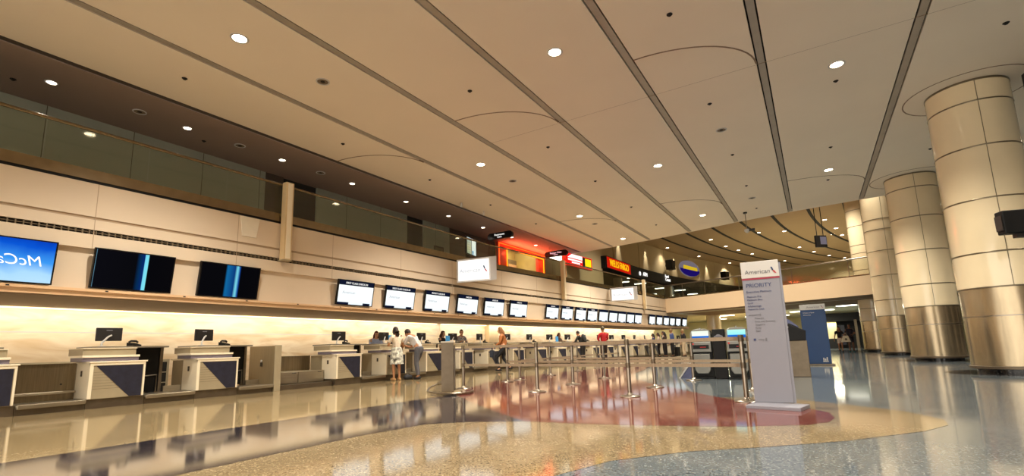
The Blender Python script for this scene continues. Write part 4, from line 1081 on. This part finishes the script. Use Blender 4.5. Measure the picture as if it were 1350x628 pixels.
def cloth(rgb, pat=None):
    key = (rgb, pat)
    if key not in CM:
        if pat:
            CM[key] = P('cloth_%d' % len(CM), rgb, .85, var=.9, scale=pat)
        else: CM[key] = P('cloth_%d' % len(CM), rgb, .85, var=.12, scale=14)
    return CM[key]
def person(label, x, y, face, h=1.70, skin='light', hair=(40, 28, 22), hairlen='short', top=(200, 200, 200), bottom=(50, 50, 60), skirt=None, shorts=False,
           lean=0., arms=None, legs=None, headpitch=0., headyaw=0., shoes=(30, 28, 28), vest=None, bag=None, sleeve='long', z=0., toppat=None, skirtpat=None, group=None, cap=None):
    s = h / 1.70
    t = thing('person', label, 'person', (x, y, z), face, group); t.scale = (s, s, s)
    cl, sl = math.cos(lean), math.sin(lean)
    def T(p):
        px, py, pz = p; dz = pz - .95
        return (px * cl + dz * sl, py, .95 - px * sl + dz * cl)
    A = arms or {}
    aL = A.get('L', ((-.03, .25, 1.13), (.04, .27, .88))); aR = A.get('R', ((-.03, -.25, 1.13), (.04, -.27, .88)))
    Lg = legs or {}
    lL = Lg.get('L', ((.02, .10, .50), (-.02, .10, .085))); lR = Lg.get('R', ((.02, -.10, .50), (-.02, -.10, .085)))
    v = []; e = []; r = []
    def add(p, rad, par=None):
        v.append(tuple(p)); r.append(rad)
        if par is not None: e.append((par, len(v) - 1))
        return len(v) - 1
    pel = add((0, 0, .95), (.115, .13)); wa = add(T((0, 0, 1.10)), (.10, .12), pel); ch = add(T((0, 0, 1.28)), (.11, .15), wa)
    up = add(T((-.01, 0, 1.40)), (.08, .12), ch); ne = add(T((.0, 0, 1.48)), .052, up); hb = add(T((.015, 0, 1.56)), .05, ne)
    wr = {}
    for sd, (el, wri) in ((1, aL), (-1, aR)):
        sh = add(T((-.01, sd * .175, 1.395)), .056, up)
        E_ = add(el, .041, sh); W_ = add(wri, .028, E_)
        d = (Vector(wri) - Vector(el)).normalized(); side = d.cross(Vector((0, 0, 1))); side = side.normalized() if side.length > .1 else Vector((1, 0, 0))
        nrm = side.cross(d)
        pm = add(Vector(wri) + d * .065, (.034, .02), W_)
        for q, ln in ((-1.5, .062), (-.5, .075), (.5, .07), (1.5, .055)):
            b0 = Vector(wri) + d * .085 + side * .019 * q
            f0 = add(b0, .0105, pm); f1 = add(b0 + d * ln * .55 - nrm * .008, .0095, f0); add(b0 + d * ln - nrm * .03, .008, f1)
        th = add(Vector(wri) + d * .03 - side * .035 * sd, .012, W_); add(Vector(wri) + d * .075 - side * .052 * sd, .0095, th)
    for sd, (kn, an) in ((1, lL), (-1, lR)):
        hp = add((0, sd * .09, .90), (.09, .085), pel); K_ = add(kn, .056, hp); N_ = add(an, .038, K_); add((an[0] + .13, an[1] + sd * .015, an[2] - .045), .032, N_)
    vs, fs = skin_geo(v, e, r)
    b = MB(); b.add(vs, fs, 0)
    hm = Euler((0, lean * .55 + headpitch, headyaw), 'XYZ').to_matrix()
    hc = Vector(T((.03, 0, 1.58))) + hm @ Vector((.0, 0, .03))
    b.add(*ball(hc, .095, .074, .118, hm), 0)
    b.add(*ball(hc + hm @ Vector((.035, 0, -.055)), .06, .055, .065, hm), 0)
    b.add(*ball(hc + hm @ Vector((.097, 0, -.022)), .022, .013, .026, hm, 8, 6), 0)
    for sd in (1, -1):
        b.add(*ball(hc + hm @ Vector((-.005, sd * .074, -.015)), .022, .010, .032, hm, 8, 6), 0)
        b.add(*ball(hc + hm @ Vector((.082, sd * .030, .005)), .012, .014, .009, hm, 8, 6), 1)
    b.add(*ball(hc + hm @ Vector((.090, 0, -.068)), .010, .024, .008, hm, 8, 6), 2)
    b.build('body', ['skin_' + skin, 'eye', 'lips'], t, True)
    # hair
    if hairlen:
        hb_ = MB()
        hb_.add(*ball(hc + hm @ Vector((-.012, 0, .018)), .104, .086, .118, hm, 18, 12, cut=lambda p: p.x > .045 and p.z < .055 or (p.z < -.045)), 0)
        if hairlen in ('long', 'mid'):
            dn = .30 if hairlen == 'long' else .16
            pth = [hc + hm @ Vector((-.045, 0, .04)), hc + hm @ Vector((-.075, 0, -.08)), hc + hm @ Vector((-.095, 0, -.08 - dn * .5)), hc + hm @ Vector((-.10, 0, -.08 - dn))]
            hb_.tube(pth, [.06, .085, .075, .03], 12)
            for sd in (1, -1):
                hb_.tube([hc + hm @ Vector((.0, sd * .07, .03)), hc + hm @ Vector((-.01, sd * .088, -.06)), hc + hm @ Vector((-.03, sd * .085, -.08 - dn * .6))], [.03, .034, .015], 8)
        if hairlen == 'bun': hb_.add(*ball(hc + hm @ Vector((-.11, 0, .05)), .045, .045, .045, None, 10, 8), 0)
        hb_.build('hair', P('hair_%d' % len(bpy.data.materials), hair, .6, var=.2, scale=30), t, True)
    if cap:
        cb = MB(); cb.add(*ball(hc + hm @ Vector((0, 0, .03)), .108, .09, .115, hm, 18, 12, cut=lambda p: p.z < .03), 0)
        cb.add(*ball(hc + hm @ Vector((.11, 0, .06)), .07, .07, .012, hm, 12, 6), 0); cb.build('cap', cloth(cap), t, True)
    # top with sleeves
    v = []; e = []; r = []
    p0 = add(T((0, 0, .90)), (.135, .155)); p1 = add(T((0, 0, 1.10)), (.122, .14), p0); p2 = add(T((0, 0, 1.28)), (.13, .168), p1); p3 = add(T((-.01, 0, 1.41)), (.09, .13), p2); add(T((0, 0, 1.455)), .062, p3)
    for sd, (el, wri) in ((1, aL), (-1, aR)):
        sh = add(T((-.01, sd * .178, 1.395)), .072, p3); el_ = Vector(el); shv = Vector(v[sh]); 
        if sleeve == 'short': add(shv.lerp(el_, .75), .06, sh)
        else:
            E_ = add(el, .054, sh); add(el_.lerp(Vector(wri), .92), .042, E_)
    vs, fs = skin_geo(v, e, r); b = MB(); b.add(vs, fs); b.build('top', cloth(top, toppat), t, True)
    if vest:
        v = []; e = []; r = []
        p0 = add(T((0, 0, .93)), (.142, .162)); p1 = add(T((0, 0, 1.10)), (.13, .148), p0); p2 = add(T((-.006, 0, 1.28)), (.137, .175), p1); add(T((-.012, 0, 1.40)), (.09, .14), p2)
        vs, fs = skin_geo(v, e, r); b = MB(); b.add(vs, fs); b.build('vest', cloth(vest), t, True)
    if skirt:
        b = MB(); n = 20; rings = [(1.06, .135, .155), (.95, .165, .185), (.78, .185, .205), (skirt, .20, .225)]
        vs = []; fs = []
        for z_, rx, ry in rings:
            for k in range(n):
                a = 2 * PI * k / n; w_ = 1 + .05 * math.sin(5 * a) * (1.06 - z_) * 2
                vs.append((rx * w_ * math.cos(a), ry * w_ * math.sin(a), z_))
        for j in range(3):
            for k in range(n): fs.append((j * n + k, j * n + (k + 1) % n, (j + 1) * n + (k + 1) % n, (j + 1) * n + k))
        b.add(vs, fs); b.build('skirt', cloth(bottom, skirtpat), t, True)
    else:
        v = []; e = []; r = []
        p0 = add((0, 0, 1.03), (.13, .15)); p1 = add((0, 0, .93), (.135, .155), p0)
        for sd, (kn, an) in ((1, lL), (-1, lR)):
            hp = add((0, sd * .095, .86), (.105, .10), p1); kv = Vector(kn)
            if shorts: add(Vector(v[hp]).lerp(kv, .85), .088, hp)
            else:
                K_ = add(kn, .074, hp); add(kv.lerp(Vector(an), .95), .058, K_)
        vs, fs = skin_geo(v, e, r); b = MB(); b.add(vs, fs); b.build('trousers' if not shorts else 'shorts', cloth(bottom), t, True)
    for sd, (kn, an) in ((1, lL), (-1, lR)):
        ax, ay, az = an; b = MB()
        d = Vector((1, sd * .1, 0)).normalized()
        pts = [Vector((ax, ay, az - .045)) + d * q for q in (-.075, -.04, .04, .12, .17)]
        b.tube(pts, [.03, .044, .046, .044, .022], 10)
        vs = [(p[0], p[1], max(p[2], az - .083)) for p in b.v]; b.v = vs
        b.build('shoe', cloth(shoes), t, True)
    if bag == 'backpack':
        b = MB(); c = Vector(T((-.21, 0, 1.22))); m3 = Euler((0, lean, 0)).to_matrix(); b.add(*ball(c, .11, .16, .24, m3)); 
        o = b.build('backpack', cloth((34, 36, 38)), t, True)
        for sd, nm in ((1, 'strap'), (-1, 'strap')):
            q = MB(); q.tube([T((-.12, sd * .10, 1.42)), T((.06, sd * .12, 1.43)), T((.16, sd * .13, 1.28)), T((.06, sd * .17, 1.08)), T((-.12, sd * .14, 1.05))], .016, 6); q.build(nm, cloth((34, 36, 38)), t, True)
    return t
def rot2(a, d): return d
CN = {'L': ((.08, .26, 1.12), (.30, .13, 1.10)), 'R': ((.08, -.26, 1.12), (.30, -.13, 1.10))}       # hands forward on a counter
WK = {'L': ((.30, .10, .53), (.16, .10, .10)), 'R': ((.04, -.10, .50), (-.26, -.10, .16))}          # mid stride
WA = {'L': ((-.14, .24, 1.14), (-.06, .26, .90)), 'R': ((.08, -.24, 1.13), (.22, -.22, .92))}
CA = {'L': ((.10, .25, 1.14), (.33, .13, 1.215)), 'R': ((.10, -.25, 1.14), (.33, -.13, 1.215))}
# agents behind the desks (facing the hall, +X)
person('agent with long brown hair in light blue shirt, at a monitor before the leaning customers', -13.5, 12.4, R(-25), 1.62, hair=(96, 48, 36), hairlen='long', top=(196, 210, 246), bottom=(36, 38, 52), arms=CA, headpitch=.25, vest=None)
person('agent with long dark hair and dark vest behind a blue card', -13.5, 16.1, R(10), 1.68, hair=(84, 44, 30), hairlen='long', top=(36, 34, 40), bottom=(30, 30, 36), arms=CA, headpitch=.1)
person('agent with short black hair, blue plaid shirt, leaning on the desk', -13.45, 17.3, R(-30), 1.76, hair=(30, 22, 20), hairlen='short', top=(196, 202, 230), toppat=30, bottom=(30, 32, 50), arms=CA, lean=.1)
person('agent with brown hair seen between two monitors past the pilaster', -13.2, 26.6, R(-10), 1.70, hair=(120, 64, 36), hairlen='long', top=(190, 176, 170), bottom=(40, 38, 48), arms=CA, headpitch=.15)
# the two customers at the desk (facing the wall)
person('person in white top and black floral skirt standing at the desk ledge', -11.36, 11.30, R(165), 1.66, skin='tan', hair=(40, 26, 20), hairlen='mid', top=(236, 222, 200), bottom=(206, 196, 180), skirt=.52, skirtpat=11, sleeve='short', shoes=(190, 150, 100), arms={'L': ((.08, .26, 1.12), (.30, .12, 1.13)), 'R': ((.06, -.27, 1.13), (.26, -.2, 1.10))}, lean=.08, headpitch=.2)
person('person in grey t-shirt and grey jeans leaning on the desk', -11.0, 11.95, R(186), 1.78, skin='tan', hair=(44, 30, 24), hairlen='short', top=(206, 204, 204), bottom=(92, 92, 98), sleeve='short', lean=.72, headpitch=.1, arms={'L': ((.46, .24, .98), (.62, .02, 1.06)), 'R': ((.48, -.24, .98), (.66, -.05, 1.05))}, legs={'L': ((.02, .12, .50), (-.06, .12, .085)), 'R': ((.18, -.10, .51), (.10, -.12, .085))})
t = thing('duffel_bag', 'dark duffel bag on the floor at the feet of the leaning customers', 'bag', (-11.17, 11.62, 0), R(80)); t.scale = (.62, .62, .62)
MB().tube([(-.24, 0, .13), (-.2, 0, .13), (0, 0, .14), (.2, 0, .13), (.24, 0, .13)], [.07, .115, .13, .115, .07], 14).build('body', cloth((40, 40, 44)), t, True)
for yy in (-.05, .05): MB().tube([(-.1, yy, .25), (-.06, yy, .34), (.06, yy, .34), (.1, yy, .25)], .012, 6).build('handle', cloth((28, 28, 30)), t, True)
# person walking beside the belts
person('person in orange brown top walking behind the belts with a dark bag', -10.6, 16.4, R(205), 1.72, hair=(150, 104, 62), hairlen='mid', top=(176, 110, 60), bottom=(26, 26, 32), arms={'L': ((.10, .25, 1.12), (.28, .22, 1.0)), 'R': ((-.08, -.25, 1.14), (.10, -.30, .98))}, lean=.14, legs=WK, headpitch=.1)
t = thing('shoulder_bag', 'dark blue bag carried by the person in orange brown top', 'bag', (-11.02, 16.2, .56), R(115))
MB().prism([(-.2, 0), (.2, 0), (.23, .28), (-.23, .28)], -.07, .07, 'y').build('body', cloth((48, 54, 70)), t, bev=.03)
MB().tube([(-.14, 0, .27), (-.06, .0, .42), (.06, .0, .42), (.14, 0, .27)], .012, 6).build('handle', cloth((30, 32, 40)), t, True)
# along the far desks
person('person in dark jacket with backpack leaning over a desk', -10.55, 24.1, R(172), 1.74, skin='tan', hair=(36, 26, 22), hairlen='short', top=(44, 46, 46), bottom=(24, 24, 28), lean=.38, arms={'L': ((.34, .24, 1.04), (.5, .1, 1.1)), 'R': ((.34, -.24, 1.04), (.5, -.1, 1.1))}, bag='backpack', headpitch=.1)
person('person in red top and dark trousers standing behind the belts', -8.75, 22.5, R(140), 1.78, skin='tan', hair=(70, 62, 40), hairlen='short', top=(176, 26, 34), bottom=(44, 30, 32), arms={'L': ((.05, .25, 1.13), (.22, .10, 1.08)), 'R': ((.05, -.25, 1.13), (.22, -.10, 1.08))}, headpitch=.2)
GP = [(-9.62, 34.2, 200, 1.60, (52, 62, 110), (26, 26, 30), (44, 32, 26), 'long', 'person with dark hair and blue top, first of the group at the far desks'),
      (-9.55, 35.25, 200, 1.66, (206, 186, 168), (30, 28, 30), (50, 32, 26), 'mid', 'person in pale top, second of the group at the far desks'),
      (-9.05, 34.75, 190, 1.72, (232, 220, 208), (40, 30, 30), (62, 40, 30), 'long', 'person in white top with brown hair among the group at the far desks'),
      (-8.75, 33.9, 170, 1.66, (66, 50, 44), (28, 26, 30), (40, 28, 24), 'mid', 'person in brown top among the group at the far desks'),
      (-8.35, 34.2, 175, 1.86, (72, 92, 150), (28, 28, 36), (150, 120, 84), 'short', 'tall person in blue shirt seen from behind at the far desks'),
      (-7.55, 34.0, 165, 1.80, (40, 36, 40), (214, 196, 170), (170, 140, 104), 'short', 'person in dark top and pale trousers, last of the far group')]
for x, y, a, h, tp, bt, hr, hl, lab in GP:
    person(lab, x, y, R(a), h, skin='tan', hair=hr, hairlen=hl, top=tp, bottom=bt, arms=None if hl == 'short' else CN)
t = thing('suitcase', 'upright white suitcase beside the person in pale trousers', 'suitcase', (-7.0, 34.3, 0), R(20))
MB().box(-.12, .12, -.2, .2, .05, .68).build('shell', 'white', t, bev=.04)
MB().tube([(-.05, -.1, .68), (-.05, -.1, .98), (-.05, .1, .98), (-.05, .1, .68)], .012, 6).build('handle', 'blackm', t, True)
for yy in (-.14, .14): MB().lathe([(.04, -.02), (.04, .02)], 12).build('wheel', 'blackm', t, True); c = LAST[0]; c.rotation_euler = (PI / 2, 0, 0); c.location = (-.05, yy, .04)
t = thing('suitcase', 'upright black suitcase between the last two of the far group', 'suitcase', (-7.95, 33.8, 0), R(-15))
MB().box(-.12, .12, -.2, .2, .05, .66).build('shell', 'blackm', t, bev=.04)
MB().tube([(-.05, -.1, .66), (-.05, -.1, .96), (-.05, .1, .96), (-.05, .1, .66)], .012, 6).build('handle', 'plastic', t, True)
# couple walking out of the low hall
person('person in black t-shirt and white shorts walking beside the blue sign', 1.42, 40.0, R(-95), 1.66, skin='tan', hair=(28, 20, 18), hairlen='long', top=(26, 24, 28), bottom=(226, 216, 200), shorts=True, sleeve='short', legs=WK, arms={'L': ((-.02, .25, 1.13), (.10, .30, .90)), 'R': ((-.06, -.27, 1.13), (-.02, -.32, .88))}, shoes=(30, 28, 28))
person('person in navy t-shirt and shorts carrying a shopping bag', 2.0, 39.6, R(-95), 1.80, skin='brown', hair=(34, 26, 22), hairlen='short', top=(36, 36, 52), bottom=(40, 36, 46), shorts=True, sleeve='short', arms={'L': ((.06, .25, 1.13), (.24, .10, 1.08)), 'R': ((.02, -.26, 1.12), (.20, -.28, 1.02))}, shoes=(40, 110, 120))
t = thing('shopping_bag', 'pale shopping bag carried between the walking couple', 'bag', (1.72, 39.18, .66), R(5))
MB().prism([(-.26, 0), (.26, 0), (.14, .42), (-.14, .42)], -.08, .08, 'y').build('body', 'cream', t, bev=.02)
MB().tube([(-.08, 0, .40), (-.04, 0, .56), (.04, 0, .56), (.08, 0, .40)], .012, 6).build('handle', 'cream', t, True)
MB().lathe([(.07, 0), (.07, .004)], 14).build('printed_mark', 'taupe_dk', t); c = LAST[0]; c.rotation_euler = (PI / 2, 0, 0); c.location = (0, -.082, .18)
person('person half hidden behind the priority sign at the kiosks', -1.15, 13.9, R(-140), 1.62, skin='light', hair=(40, 28, 24), hairlen='mid', top=(206, 120, 96), bottom=(40, 40, 50), arms=CN)


# ------------------------------------------------------------------ light of the rest of the terminal, colour management
w = bpy.data.worlds.new('world'); sc.world = w; w.use_nodes = True
bg = w.node_tree.nodes['Background']; bg.inputs['Color'].default_value = (1, .91, .79, 1); bg.inputs['Strength'].default_value = 3.0
sc.view_settings.view_transform = 'Standard'; sc.view_settings.look = 'None'; sc.view_settings.gamma = 1
sc.view_settings.use_curve_mapping = False
sc.view_settings.exposure = 0.14
sc.cycles.use_denoising = True
sc.cycles.max_bounces = 8; sc.cycles.diffuse_bounces = 4; sc.cycles.glossy_bounces = 4; sc.cycles.transparent_max_bounces = 12
sc.cycles.sample_clamp_indirect = 6; sc.cycles.caustics_reflective = False; sc.cycles.caustics_refractive = False
